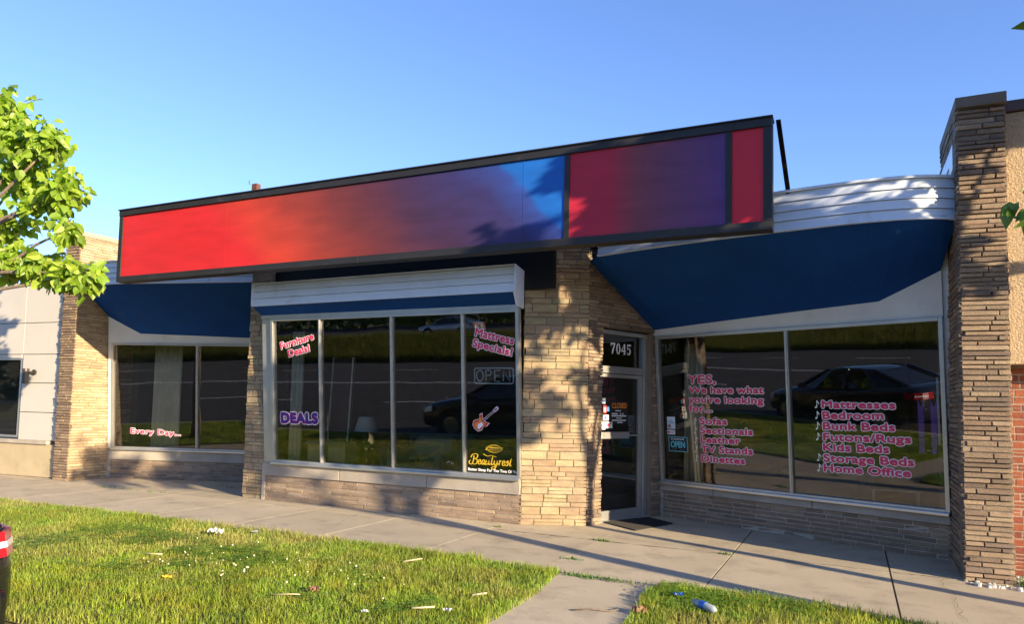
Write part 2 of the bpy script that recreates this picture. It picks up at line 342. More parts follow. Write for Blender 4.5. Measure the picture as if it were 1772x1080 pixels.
# clover: round leaflets close to the ground, with pale flower heads
def clover(name, spots, dens, label):
    mb = MB(); g = np.random.default_rng(12)
    for cx, cy, rx, ry in spots:
        for _ in range(int(rx*ry*math.pi*dens)):
            a = g.random()*2*math.pi; r = math.sqrt(g.random()); x = cx+rx*r*math.cos(a); y = cy+ry*r*math.sin(a)
            if not (inpoly(np.array([x]), np.array([y]), LAWN_L)[0] or inpoly(np.array([x]), np.array([y]), LAWN_R)[0]): continue
            if noise2(np.array([x+30]), np.array([y+30]), 2.3, 4)[0] < .45: continue
            z = .025+.05*g.random(); s = .008+.006*g.random(); t0 = g.random()*6; c = (.12+.06*g.random(), .24+.08*g.random(), .03)
            for k in range(3):
                t = t0+k*2.09; u = np.array([math.cos(t), math.sin(t), .15]); w = np.array([-math.sin(t), math.cos(t), 0]); p = np.array([x, y, z])
                mb.face([p, p+u*s*.8+w*s*.7, p+u*s*1.7+w*s*.35, p+u*s*1.7-w*s*.35, p+u*s*.8-w*s*.7], c)
    o = mb.build(name, M['leafd']); tag(o, label, 'clover'); return struct(o, 'stuff')
clover('clover', [(-4.9, 5.0, 1.6, .5), (-6.8, 4.7, 1.4, .6), (-6.2, 5.3, 1.2, .4), (-3.6, 4.7, .7, .4), (-.75, 6.2, .95, .28), (-1.2, 5.9, .4, .3), (-7.5, 5.5, 1, .3)], 850, 'low dark green clover leaves growing among the lawn grass')
mb = MB(); g = np.random.default_rng(5)
for _ in range(50):
    x = g.normal(-5.0, .9); y = g.normal(4.95, .3)
    if not 4.1 < y < 6.2: continue
    z = .05+.03*g.random(); r = .006+.004*g.random()
    mb.lathe((x, y, z), [(.001, -r), (r*.8, -r*.5), (r, 0), (r*.75, r*.6), (.001, r)], 7, (.60, .55, .42))
o = mb.build('clover_flowers', M['dec'], smooth=True); tag(o, 'tiny pale clover flower heads dotted over the lawn', 'flowers'); struct(o, 'stuff')

# far side of the road (seen only mirrored in the shop glass)
mb = MB(); mb.slab([(-90, -19.0, -.15), (-90, -24, .9), (-90, -90, .9), (-90, -90, -.4), (-90, -19.0, -.4)], (150, 0, 0)); struct(mb.build('verge_bank', M['soil']))
mb = MB(); mb.box(-90, 60, -60, -26, .6, .92); struct(mb.build('parking_lot', M['asphalt']))
n = 130000; X = RNG.uniform(-45, 15, n); Y = RNG.uniform(-25.5, -18.9, n); Z = np.where(Y > -24, -.15+(-19.0-Y).clip(0)*.21, .9)
c = np.stack([.10+.12*RNG.random(n), .12+.10*RNG.random(n), .025+.0*X], 1)*(.35+.9*RNG.random((n, 1)))
o = blades('verge_grass', X, Y, Z, .25+.45*RNG.random(n), .03+0*X, c, M['grass'], .5, 8); tag(o, 'tall rough grass on the bank across the road', 'grass'); struct(o, 'stuff')

g = np.random.default_rng(77); mb = MB(); n = 26000
X = g.uniform(-110, 60, n); top = 7+5*noise2(X+200, X*0+3, .09, 6)+2*noise2(X+200, X*0+9, .4, 7)
Zw = .8+top*g.random(n)**.8; Yw = -64+4*g.random(n)
for x, y, z in zip(X, Yw, Zw):
    s_ = g.uniform(.3, .7); a = g.random(3)*6.28; u_ = np.array([math.cos(a[0]), math.sin(a[0])*.4, math.sin(a[1])]); w_ = np.array([-math.sin(a[0])*.6, .3, math.cos(a[1])])
    p = np.array([x, y, z]); mb.face([p-u_*s_, p-w_*s_*.7, p+u_*s_, p+w_*s_*.7], (.05+.03*g.random(), .09+.05*g.random(), .02))
o = mb.build('far_woods', M['leafd']); tag(o, 'dark line of trees beyond the parking lot across the road', 'woods'); struct(o, 'stuff')

# ------------------------------------------------------------------ brickwork
DARKP = [(.20, .145, .10), (.235, .17, .115), (.17, .12, .085), (.26, .19, .13), (.22, .15, .10), (.15, .11, .085), (.29, .215, .145)]
TANP = [(.39, .29, .165), (.35, .26, .145), (.43, .33, .19), (.33, .235, .14), (.37, .285, .165), (.29, .205, .125), (.36, .29, .18), (.32, .27, .15), (.29, .20, .13), (.33, .235, .15), (.44, .35, .22), (.28, .24, .145)]
TANP = [tuple(c*k for c, k in zip(t_, (.86, .86, .86))) for t_ in TANP]+[(.30, .20, .12)]
TANP = [tuple(.68*c+.32*k for c, k in zip(t_, (.30, .228, .145))) for t_ in TANP]
def brick_wall(mb, A, B, z0, z1, h=.055, hv=0, lmin=.18, lmax=.40, pal=DARKP, mortar=(.30, .27, .225), gap=.008, prot=.012, thick=.06, ends=(0, 0), seed=1, shade=1.0, rough=.003, mdeep=0.0, short=(.03, .03), lay=0):
    r = random.Random(seed); A = V3((*A, 0)); B = V3((*B, 0)); L = np.linalg.norm(B-A); u = (B-A)/L; n = np.array([u[1], -u[0], 0]); up = np.array([0, 0, 1.])
    mb.fbox(A, u, up, n, short[0], L-short[1], z0, z1, -thick, -mdeep, mortar)
    z = z0
    row = 0
    while z < z1-.015:
        hh = h*(1+r.uniform(-hv, hv)); hh = min(hh, z1-z); row += 1
        s = -r.uniform(0, lmax*.6); rowp = r.uniform(0, 1)*lay
        jag0 = r.uniform(-.3, 1)*ends[0]; jag1 = r.uniform(-.3, 1)*ends[1]
        while s < L:
            ln = r.uniform(lmin, lmax); a = max(s, 0); b = min(s+ln, L)
            if L-b < .06: b = L; ln = 10
            if b-a > .03:
                a0 = a-jag0 if a == 0 else a; b0 = b+jag1 if b == L else b
                p = r.uniform(.3, 1)*prot+rowp; c = V3(r.choice(pal))*r.uniform(.88, 1.14)*shade; c = tuple(c)
                g = gap/2; j = lambda: r.uniform(-rough, rough)
                ca, cb = (a0+g if a > 0 else a0), (b0-g if b < L else b0)
                zb, zt = z+g, z+hh-g
                if r.random() < .26 and hh > .07:
                    # split into two thin stones
                    zm = (zb+zt)/2; parts = [(zb, zm-g*.6), (zm+g*.6, zt)]
                else: parts = [(zb, zt)]
                for q0, q1 in parts:
                    e = .004
                    back = [A+u*x_+up*z_-n*.01 for x_, z_ in ((ca, q0), (cb, q0), (cb, q1), (ca, q1))]
                    mid = [A+u*x_+up*z_+n*(p-e) for x_, z_ in ((ca, q0), (cb, q0), (cb, q1), (ca, q1))]
                    fr = [A+u*(x_+j())+up*(z_+j()*.5)+n*(p+j()) for x_, z_ in ((ca+e, q0+e), (cb-e, q0+e), (cb-e, q1-e), (ca+e, q1-e))]
                    mb.idx(back+mid+fr, [(8, 9, 10, 11)]+[(i, (i+1) % 4, 4+(i+1) % 4, 4+i) for i in range(4)]+[(4+i, 4+(i+1) % 4, 8+(i+1) % 4, 8+i) for i in range(4)], c)
            s += ln
        z += hh
shop = thing('furniture_shop', 'single storey furniture shop with tan stone pillars, canted display windows and blue soffits', 'shop building', (-6, 9, 0))
# right fin (pillar next to the tan neighbour)
mb = MB()
PT = 4.685
FM_ = (.15, .125, .10)
brick_wall(mb, (.975, 8.13), (1.365, 8.17), 0, PT, .050, .18, .2, .42, DARKP, mortar=FM_, gap=.012, prot=.014, lay=.022, ends=(.008, .018), seed=3, thick=.2, short=(0, .0))
brick_wall(mb, (.975, 9.5), (.975, 8.13), 0, PT, .050, .18, .2, .42, DARKP, mortar=FM_, gap=.012, prot=.012, lay=.016, ends=(0, .01), seed=4, thick=.1, short=(0, .06))
brick_wall(mb, (1.365, 8.17), (1.365, 9.5), 0, PT, .050, .18, .2, .42, DARKP, mortar=FM_, gap=.012, prot=.012, lay=.016, ends=(0, 0), seed=5, thick=.08, short=(.06, 0))
mb.build('brick_pillar', M['brick'], shop)['label'] = 'tall thin-course brick fin at the right end'
mb = MB(); mb.box(.955, 1.385, 8.09, 9.5, PT, PT+.11); mb.build('pillar_cap', mat('weathered_cap', (.15, .12, .095), .85, var=.3), shop, bevel=.006)
mb = MB(); mb.box(.955, .973, 8.38, 9.4, 4.03, 4.42); mb.build('flashing', M['galv'], shop)
# left fin
mb = MB()
brick_wall(mb, (-13.72, 8.29), (-13.33, 8.31), 0, 4.70, .052, .1, .2, .42, [(.27, .19, .12), (.23, .16, .105), (.31, .225, .145), (.20, .14, .10)], prot=.014, lay=.02, mortar=FM_, gap=.012, ends=(.01, .008), seed=6, thick=.2)  # front face: darker brick palette, its shade is put into the colours
brick_wall(mb, (-13.33, 8.31), (-13.33, 10.9), 0, 4.70, .052, .1, .2, .42, [(.42, .31, .19), (.38, .27, .16), (.45, .34, .21), (.34, .24, .15)], prot=.010, lay=.008, mortar=(.20, .15, .10), gap=.010, ends=(.006, 0), seed=7, thick=.2)  # side face: same brick in a lighter palette, sunlight painted into the colours
mb.build('brick_pillar', M['brick'], shop)['label'] = 'thin-course brick fin at the left end'
mb = MB(); mb.box(-13.74, -13.31, 8.27, 11.0, 4.70, 4.79); mb.build('pillar_cap', mat('pale_cap', (.38, .31, .22), .85, var=.2), shop, bevel=.006)
# second pillar
mb = MB()
brick_wall(mb, (-9.04, 8.55), (-8.60, 8.55), 0, 4.0, .082, .4, .10, .30, TANP, prot=.02, ends=(.012, .012), gap=.009, mortar=(.22, .18, .13), lay=.010, seed=8, thick=.3, mdeep=-.002)
brick_wall(mb, (-9.04, 10.6), (-9.04, 8.55), 0, 4.0, .082, .4, .14, .34, TANP, prot=.018, ends=(0, .01), gap=.007, seed=9, thick=.12, short=(0, .05))
brick_wall(mb, (-8.60, 8.55), (-8.60, 9.0), 0, 4.0, .082, .4, .14, .30, TANP, prot=.016, ends=(.01, 0), gap=.007, seed=10, thick=.12)
mb.build('brick_pillar', M['brick'], shop)['label'] = 'stone pillar left of the middle window'
# centre pillar, wide coursed stone, and the thin-brick return with the door opening
mb = MB()
brick_wall(mb, (-4.035, 8.65), (-3.25, 9.045), 0, 3.95, .090, .45, .16, .44, TANP, prot=.018, ends=(.012, .006), gap=.009, mortar=(.22, .18, .13), lay=.010, seed=11, thick=.25, shade=1.05)
brick_wall(mb, (-4.035, 9.2), (-4.035, 8.65), 0, 3.95, .088, .3, .16, .34, TANP, prot=.016, ends=(0, .01), gap=.007, seed=12, thick=.12, short=(0, .10))
mb.build('brick_pillar', M['brick'], shop)['label'] = 'wide angled stone pillar beside the entrance'
WA = V3((-3.25, 9.045)); WB = V3((-2.60, 10.52)); wu = (WB-WA)/np.linalg.norm(WB-WA); WL = np.linalg.norm(WB-WA)
wp = lambda s: tuple(WA+wu*s)
mb = MB()
DK2 = [tuple(V3(c)*1.05) for c in DARKP]
brick_wall(mb, wp(0.0), wp(.28), 0, 2.74, .05, .15, .1, .3, DK2, prot=.014, ends=(.004, .012), lay=.014, gap=.010, mortar=(.16, .13, .10), seed=13, thick=.2)
brick_wall(mb, wp(1.40), wp(WL), 0, 2.74, .05, .15, .1, .3, DK2, prot=.012, ends=(.004, 0), lay=.014, gap=.010, mortar=(.16, .13, .10), seed=14, thick=.2)
brick_wall(mb, wp(0.0), wp(WL), 2.74, 3.8, .05, .15, .15, .4, DK2, prot=.012, ends=(.004, 0), lay=.014, gap=.010, mortar=(.16, .13, .10), seed=15, thick=.2)
mb.build('entrance_wall', M['brick'], shop)
# low walls under the windows
def lowwall(name, A, B, z1, seed, split=None, label=None, pal=DARKP, mort=(.27, .235, .19)):
    mb = MB(); brick_wall(mb, A, B, 0, z1, .055, .08, .2, .42, pal, prot=.01, gap=.011, lay=.006, seed=seed, thick=.2, mortar=mort, mdeep=-.003)
    mb.fbox((*A, 0), ((B[0]-A[0])/math.dist(A, B), (B[1]-A[1])/math.dist(A, B), 0), (0, 0, 1), ((B[1]-A[1])/math.dist(A, B), -(B[0]-A[0])/math.dist(A, B), 0), -.0, .06, -.0, z1, 0, .02, (.36, .33, .29))
    o = mb.build('low_brick_wall', M['brick'], shop)
    if label: o['label'] = label
lowwall('m', (-8.60, 8.528), (-4.035, 8.645), .40, 21, pal=[(.26, .185, .125), (.30, .215, .145), (.23, .165, .115), (.33, .24, .16), (.28, .20, .14)])
lowwall('r', (-2.60, 10.52), (.975, 9.14), .39, 22, pal=[(.25, .175, .115), (.22, .155, .105), (.28, .20, .13), (.19, .14, .10), (.24, .16, .105)], mort=(.40, .35, .28))
lowwall('l', (-13.33, 9.10), (-9.04, 10.62), .37, 23, pal=[(.26, .185, .125), (.30, .215, .145), (.23, .165, .115), (.20, .15, .11)])
def sillstone(A, B, z0, z1, joints):
    u = V3((B[0]-A[0], B[1]-A[1], 0)); L = np.linalg.norm(u); u /= L; n = np.array([u[1], -u[0], 0]); mb = MB()
    js = [0]+joints+[L]
    for a, b in zip(js[:-1], js[1:]): mb.fbox((*A, 0), u, (0, 0, 1), n, a+.004, b-.004, z0, z1, -.2, .035)
    mb.build('stone_sill', M['cast'], shop, bevel=.008)
sillstone((-8.60, 8.528), (-4.035, 8.645), .40, .60, [1.55, 3.1])
sillstone((-2.60, 10.52), (.975, 9.14), .39, .51, [.9, 2.3])
sillstone((-13.33, 9.10), (-9.04, 10.62), .37, .56, [1.5, 3.0])

# ------------------------------------------------------------------ windows
def wframe(A, B, z, tilt):
    A3 = V3((*A, z)); u = V3((B[0]-A[0], B[1]-A[1], 0)); L = np.linalg.norm(u); u /= L; n = np.array([u[1], -u[0], 0]); t = R(tilt)
    v = np.array([0, 0, math.cos(t)])+math.sin(t)*n; return A3, u, v, np.cross(u, v), L
def window(F, s0, s1, t0, t1, mulls, label, name='display_window'):
    O, u, v, n, L = F
    fr = MB()
    w = .045
    for a, b, c, d in ((s0, s0+w, t0, t1), (s1-w, s1, t0, t1), (s0+w, s1-w, t1-w, t1), (s0+w, s1-w, t0, t0+.03)):
        fr.fbox(O, u, v, n, a, b, c, d, -.05, .045)
    g0 = MB(); edges = [s0+w]+[x for x in mulls]+[s1-w]
    f = fr.build(name, M['alum'], shop, bevel=.004); f['label'] = label
    for mm in mulls:
        q = MB(); q.fbox(O, u, v, n, mm-.022, mm+.022, t0+.03, t1-w, -.045, .038); q.fbox(O, u, v, n, mm-.008, mm+.008, t0+.03, t1-w, .038, .05)
        q.build('mullion', M['alum'], f, bevel=.003)
    for a, b in zip(edges[:-1], edges[1:]):
        q = MB(); q.face([O+u*x_+v*y_ for x_, y_ in ((a, t0+.03), (b, t0+.03), (b, t1-w), (a, t1-w))])
        q.build('glass_pane', M['glass'], f)
    q = MB(); q.fbox(O, u, v, n, s0, s1, -.035, t0, -.05, .095); q.build('metal_sill', M['galv'], f, bevel=.006)
    return f
FM = wframe((-8.579, 8.5276), (-4.035, 8.645), .63, 4.5)
FR = wframe((-2.60, 10.52), (.975, 9.14), .53, 4.5)
FL = wframe((-13.33, 9.10), (-9.04, 10.62), .60, 4.5)
wm = window(FM, .20, FM[4]+.0, .0, 2.29, [1.177, 2.497, 3.683], 'middle display window in four panes')
wr = window(FR, .02, FR[4], .0, 2.165, [2.040], 'right display window with crimson lettering')
wl = window(FL, .08, FL[4]-.1, .0, 2.09, [1.875], 'left display window in shade')
# white head panel above the side windows
def headpanel(F, pts):
    O, u, v, n, L = F; mb = MB(); mb.slab([O+u*a+v*b-n*.03 for a, b in pts], n*.05)
    mb.build('head_panel', M['wpanel'], shop)
mb = MB(); O, u, v, n, L = FR; mb.fbox(O, u, v, n, L, L+.06, -.1, 3.0, -.06, -.02); mb.build('jamb_panel', M['wpanel'], shop)
headpanel(FR, [(-.05, 2.167), (FR[4], 2.167), (FR[4], 3.0), (-.05, 3.0)])
headpanel(FL, [(0, 2.092), (FL[4], 2.092), (FL[4], 3.0), (0, 3.0)])
# left jamb panel of the middle window + of the left window
O, u, v, n, L = FL; mb = MB(); mb.fbox(O, u, v, n, .0, .078, 0, 2.09, -.03, .02); mb.build('jamb_panel', M['wpanel'], shop)
O, u, v, n, L = FM; mb = MB(); mb.fbox(O, u, v, n, -.02, .198, -.03, 2.4, -.06, -.01); mb.build('jamb_panel', M['alum'], shop)
mb = MB(); O, u, v, n, L = FM; mb.fbox(O, u, v, n, 0, L, 2.292, 2.36, -.04, .03); mb.build('head_trim', M['alum'], shop)

# ------------------------------------------------------------------ soffits and fascias
def sheet(name, pts, mtl, th=.02):
    mb = MB(); P = [V3(p) for p in pts]
    n = np.cross(P[1]-P[0], P[2]-P[0]); n /= np.linalg.norm(n); n *= (1 if n[2] > 0 else -1)
    c = sum(P)/len(P)
    return mb, P
def soffit(front, inner, zf, F, parent=shop):
    # strip between the curved front edge (x,y at zf) and points on the window plane (s,t)
    O, u, v, n, L = F
    I = [O+u*a+v*b for a, b in inner]; Fp = [V3((*p, zf)) for p in front]
    def res(P, k):
        P = np.array(P); d = np.r_[0, np.cumsum(np.linalg.norm(np.diff(P, axis=0), axis=1))]; t = np.linspace(0, d[-1], k)
        return np.stack([np.interp(t, d, P[:, i]) for i in range(3)], 1)
    return I, Fp, res
def loftsheet(rows, mtl, name, th=.03, smooth=False):
    mb = MB(); k = len(rows[0]); nr = len(rows)
    lo = [p for r_ in rows for p in r_]; hi = [p+np.array([0, 0, th]) for p in lo]; n = len(lo)
    F = []
    for i in range(nr-1):
        for j in range(k-1):
            a = i*k+j; F.append((a, a+1, a+k+1, a+k)); F.append((n+a, n+a+k, n+a+k+1, n+a+1))
    mb.idx(lo+hi, F); return mb.build(name, mtl, shop, smooth=smooth)
frontR = [(-3.24, 9.06), (-3.0, 8.68), (-2.45, 8.52), (-1.69, 8.34), (-.78, 8.19), (-.41, 8.14), (-.1, 8.10), (.15, 8.085), (.45, 8.095), (.7, 8.14), (.86, 8.21), (.973, 8.30)]
ZR = 3.60
# inner edge param (s,t) for each front point; kink at s=3.178
innR = [(.0, 2.262), (.25, 2.272), (.75, 2.298), (1.4, 2.325), (2.05, 2.352), (2.45, 2.368), (2.75, 2.378), (3.0, 2.387), (3.178, 2.394), (3.45, 2.51), (3.68, 2.61), (3.83, 2.676)]
O, u, v, n, L = FR
loftsheet([[V3((*p, ZR)) for p in frontR], [O+u*a+v*b+n*.02 for a, b in innR]], M['blue'], 'soffit')
frontL = [(-13.325, 8.42), (-13.1, 8.28), (-12.8, 8.2), (-12.46, 8.17), (-12.0, 8.2), (-11.5, 8.33), (-10.94, 8.5), (-10.2, 8.69), (-9.5, 8.88), (-9.06, 9.0)]
ZL = 3.67
innL = [(.02, 2.60), (.2, 2.51), (.4, 2.41), (.685, 2.275), (1.1, 2.264), (1.6, 2.25), (2.2, 2.232), (3.0, 2.21), (3.9, 2.19), (4.53, 2.175)]
O, u, v, n, L = FL
loftsheet([[V3((*p, ZL)) for p in frontL], [O+u*a+v*b+n*.02 for a, b in innL]], M['blue'], 'soffit')
def fascia(front, z0, z1, courses, mtl, back=.1, name='fascia'):
    mb = MB(); P = np.array(front); d = np.gradient(P, axis=0); d /= np.linalg.norm(d, axis=1)[:, None]; nn = np.stack([d[:, 1], -d[:, 0]], 1)
    h = (z1-z0)/courses
    for c in range(courses):
        a, b = z0+c*h, z0+(c+1)*h-.006
        lo = P+nn*.020; hi = P+nn*.004
        lo3 = [V3((*p, a)) for p in lo]; hi3 = [V3((*p, b)) for p in hi]; k3 = [V3((*(p-q*.03), a)) for p, q in zip(P, nn)]; k4 = [V3((*(p-q*.03), b+.006)) for p, q in zip(P, nn)]
        k = len(P); allv = lo3+hi3+k3+k4
        F = []
        for i in range(k-1): F += [(i, i+1, k+i+1, k+i), (2*k+i, i, i+1, 2*k+i+1)[::-1] if False else (2*k+i, 2*k+i+1, i+1, i), (k+i, k+i+1, 3*k+i+1, 3*k+i)]
        mb.idx(allv, F)
    # drip lip and top cap
    for zz0, zz1, out in ((z0-.012, z0+.006, .035), (z1-.004, z1+.022, .035)):
        lo = [V3((*(p+q*out), zz0)) for p, q in zip(P, nn)]; hi = [V3((*(p+q*out), zz1)) for p, q in zip(P, nn)]; bk = [V3((*(p-q*.12), zz1)) for p, q in zip(P, nn)]; bl = [V3((*(p-q*.12), zz0)) for p, q in zip(P, nn)]
        k = len(P); F = []
        for i in range(k-1): F += [(i, i+1, k+i+1, k+i), (k+i, k+i+1, 2*k+i+1, 2*k+i), (i, 3*k+i, 3*k+i+1, i+1)]
        mb.idx(lo+hi+bk+bl, F)
    return mb.build(name, mtl, shop)
def dense(P, k=40):
    P = np.array(P); d = np.r_[0, np.cumsum(np.linalg.norm(np.diff(P, axis=0), axis=1))]; t = np.linspace(0, d[-1], k)
    Q = np.stack([np.interp(t, d, P[:, i]) for i in range(2)], 1)
    for _ in range(6): Q[1:-1] = (Q[:-2]+2*Q[1:-1]+Q[2:])/4
    return Q
fascia(dense(frontR[1:]), ZR+.005, 4.03, 4, M['white'])
fascia(dense(frontL), ZL+.005, 4.08, 4, M['white'])
# mid fascia box
MX0, MX1, MY = -8.585, -3.935, 8.12
mb = MB()
for c in range(3):
    a = 3.105+c*.108
    mb.slab([(MX0, MY-.012, a), (MX0, MY, a+.102), (MX0, MY+.03, a+.102), (MX0, MY+.03, a)], (MX1-MX0, 0, 0))
mb.box(MX0-.004, MX0+.02, MY-.018, MY+.40, 3.09, 3.432); mb.slab([(MX1-.02, MY-.018, 3.09), (MX1-.02, MY-.018, 3.432), (MX1-.125, MY+.50, 3.432), (MX1-.125, MY+.50, 2.93), (MX1-.06, MY+.16, 2.93)], (.024, 0, 0))
mb.prism([(MX0-.008, MY-.022), (MX1+.008, MY-.022), (MX1-.095, MY+.48), (MX0-.008, MY+.48)], 3.432, 3.450); mb.box(MX0, MX1, MY-.018, MY+.02, 3.088, 3.104)
mb.build('fascia', M['white'], shop)
O, u, v, n, L = FM
loftsheet([[V3((MX0, MY+.01, 3.09)), V3((MX1-.02, MY+.01, 3.09))], [O+u*.0+v*2.345+n*.028, O+u*L+v*2.345+n*.028]], M['blue'], 'soffit')
# black header behind the sign, roof slab, interior shell
mb = MB(); mb.box(-9.0, -3.6, 8.60, 8.7, 3.2, 4.2); mb.box(-13.3, -9.06, 8.95, 9.05, 3.7, 4.2); mb.build('header_board', M['black'], shop)
mb = MB(); mb.prism([(-13.3, 8.5), (-12.6, 8.27), (-11.9, 8.3), (-9.0, 9.05), (-8.58, 8.55), (-4.0, 8.55), (-3.2, 9.0), (-.8, 8.25), (.2, 8.15), (.97, 8.4), (.97, 16), (-13.3, 16)], 4.0, 4.02); mb.build('roof', M['roof'], shop)
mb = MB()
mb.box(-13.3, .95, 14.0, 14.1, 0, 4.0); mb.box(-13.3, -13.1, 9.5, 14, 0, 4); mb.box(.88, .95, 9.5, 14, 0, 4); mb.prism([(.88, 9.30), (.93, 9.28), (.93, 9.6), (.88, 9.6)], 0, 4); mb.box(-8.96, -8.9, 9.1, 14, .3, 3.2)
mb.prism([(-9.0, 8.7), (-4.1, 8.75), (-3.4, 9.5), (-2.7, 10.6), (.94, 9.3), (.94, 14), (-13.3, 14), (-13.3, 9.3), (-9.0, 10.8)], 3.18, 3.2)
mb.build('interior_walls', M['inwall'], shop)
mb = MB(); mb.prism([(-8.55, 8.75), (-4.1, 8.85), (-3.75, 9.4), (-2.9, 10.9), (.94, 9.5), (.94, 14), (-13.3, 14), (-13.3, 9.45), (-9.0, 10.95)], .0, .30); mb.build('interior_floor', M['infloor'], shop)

# ------------------------------------------------------------------ entrance door
rec = V3((-.137, .060)); dO = V3((*(WA+rec), 0)); du = V3((*wu, 0)); dn_ = np.array([wu[1], -wu[0], 0]); dz = V3((0, 0, 1))
mb = MB()
for a, b, c, d in ((.28, .33, 0, 2.72), (1.325, 1.40, 0, 2.72), (.33, 1.325, 2.66, 2.72), (.33, 1.325, 2.10, 2.20)): mb.fbox(dO, du, dz, dn_, a, b, c, d, -.06, .05)
dfr = mb.build('door_frame', M['alum'], shop, bevel=.004)
mb = MB(); mb.face([dO+du*a+dz*b for a, b in ((.33, 2.20), (1.325, 2.20), (1.325, 2.66), (.33, 2.66))]); mb.build('transom_glass', M['glass'], dfr)
mb = MB()
for a, b, c, d in ((.34, .40, .012, 2.09), (1.245, 1.315, .012, 2.09), (.40, 1.245, 2.04, 2.09), (.40, 1.245, .012, .14)): mb.fbox(dO, du, dz, dn_, a, b, c, d, -.025, .025)
door = mb.build('door', M['alum'], shop, bevel=.004); door['label'] = 'aluminium framed glass entrance door'
mb = MB(); mb.face([dO+du*a+dz*b for a, b in ((.40, .14), (1.245, .14), (1.245, 2.04), (.40, 2.04))]); mb.build('glass_pane', M['glass'], door)
mb = MB(); mb.fbox(dO, du, dz, dn_, .42, 1.02, 1.16, 1.255, .012, .035); mb.tube([dO+du*.98+dz*1.205+dn_*.05, dO+du*1.30+dz*1.205+dn_*.05], .012); mb.build('push_bar', M['alum'], door, bevel=.003)
mb = MB(); mb.fbox(dO, du, dz, dn_, .3, 1.4, .0, .012, -.1, .12); mb.build('threshold', M['alum'], shop)
# recess lining
mb = MB(); mb.fbox(dO, du, dz, dn_, .18, .279, 0, 2.73, -.1, .13); mb.fbox(dO, du, dz, dn_, 1.401, 1.5, 0, 2.73, -.1, .13); mb.build('jamb_lining', mat('jamb', (.2, .15, .11), .9), shop)
mb = MB(); c_ = [(-3.13, 9.42), (-2.70, 10.20), (-2.26, 9.86), (-2.56, 9.02)]
mb.prism(c_[::-1], .005, .018)
for k in range(14):
    a = V3(c_[0])+(V3(c_[3])-V3(c_[0]))*(k+.5)/14; b = V3(c_[1])+(V3(c_[2])-V3(c_[1]))*(k+.5)/14
    mb.tube([(*a, .019), (*b, .019)], .006, 5)
tag(mb.build('door_mat', M['rubber']), 'black ribbed rubber mat on the concrete before the glass door', 'door mat')

# ------------------------------------------------------------------ lettering
def text_mesh(txt, size=1, offset=0, shear=0, space=1.0):
    cu = bpy.data.curves.new('txt', 'FONT'); cu.body = txt; cu.size = size; cu.offset = offset; cu.shear = shear; cu.space_character = space; cu.resolution_u = 6
    o = bpy.data.objects.new('txt', cu); COL.objects.link(o)
    dg = bpy.context.evaluated_depsgraph_get(); me = bpy.data.meshes.new_from_object(o.evaluated_get(dg))
    bpy.data.objects.remove(o); bpy.data.curves.remove(cu); return me
def put_text(txt, F, p0, p1, cap, layers, parent, name='lettering', shear=0, space=1.0, raise_=.004, label=None):
    """p0 = baseline start (s,t), p1 = baseline end, cap = cap height; layers = [(material, offset, lift)]"""
    O, u, v, n = F[:4]; p0 = V3(p0); p1 = V3(p1); d = p1-p0; Lw = np.linalg.norm(d); d /= Lw; e = np.array([-d[1], d[0]])
    ref = text_mesh(txt, 1, 0, shear, space); co = np.array([w.co[:] for w in ref.vertices]); x0, x1 = co[:, 0].min(), co[:, 0].max()
    capm = text_mesh('H', 1); ch = max(w.co.y for w in capm.vertices)
    sx = Lw/(x1-x0); sy = cap/ch
    res = None
    base = np.array([w.co[:2] for w in ref.vertices]); pf = [tuple(p.vertices) for p in ref.polygons]; nv = len(base)
    for mtl, rad, lift in layers:           # a bold stroke: the word thickened on every side by rad (metres)
        V = []; Fc = []
        for k in range(17):
            rr = 0 if k == 0 else rad*(1 if k < 9 else .55); a_ = k*math.pi/4; off = len(V)
            q = p0+d*((base[:, :1]-x0)*sx)+e*(base[:, 1:2]*sy)+np.array([math.cos(a_), math.sin(a_)])*rr
            P = O+q[:, :1]*u+q[:, 1:2]*v+n*(raise_+lift+k*.00012); V += P.tolist(); Fc += [tuple(i_+off for i_ in f_) for f_ in pf]
        me = bpy.data.meshes.new(name); me.from_pydata(V, [], Fc); me.materials.append(mtl)
        o = link(name if res is None else 'letter_outline', me, parent)
        if res is None and label: o['label'] = label
        res = o
    return res
PINK = [(M['tpink'], .0065, .004), (M['twhite'], .0150, 0)]
def note(mb, F, s, t, h):
    O, u, v, n = F[:4]
    def pt(a, b): return O+u*(s+a*h)+v*(t+b*h)+n*.004
    mb.face([pt(.16, .15), pt(.24, .15), pt(.24, 1), pt(.16, 1)]); mb.face([pt(.24, 1), pt(.50, .62), pt(.46, .52), pt(.24, .78)])
    mb.face([pt(.03+.12*math.cos(a)+.03, .13+.12*math.sin(a)) for a in np.linspace(0, 6.28, 9)[:-1]])
TL = [('YES,', (.543, 1.457), (.989, 1.451), .113), ('We have what', (.556, 1.316), (1.692, 1.312), .088), ("you're looking", (.551, 1.180), (1.686, 1.175), .085), ('for...', (.55, 1.046), (.92, 1.049), .09),
      ('Sofas', (.714, .872), (1.138, .876), .087), ('Sectionals', (.721, .742), (1.516, .748), .085), ('Leather', (.72, .607), (1.329, .617), .088), ('TV Stands', (.721, .473), (1.505, .486), .085), ('Dinettes', (.723, .34), (1.386, .348), .086),
      ('Mattresses', (2.46, 1.134), (3.30, 1.136), .084), ('Bedroom', (2.466, .996), (3.169, 1.008), .088), ('Bunk Beds', (2.465, .864), (3.287, .876), .088), ('Futons/Rugs', (2.464, .728), (3.455, .744), .088), ('Kids Beds', (2.459, .60), (3.216, .616), .088), ('Storage Beds', (2.458, .464), (3.476, .484), .088), ('Home Office', (2.456, .343), (3.435, .353), .088)]
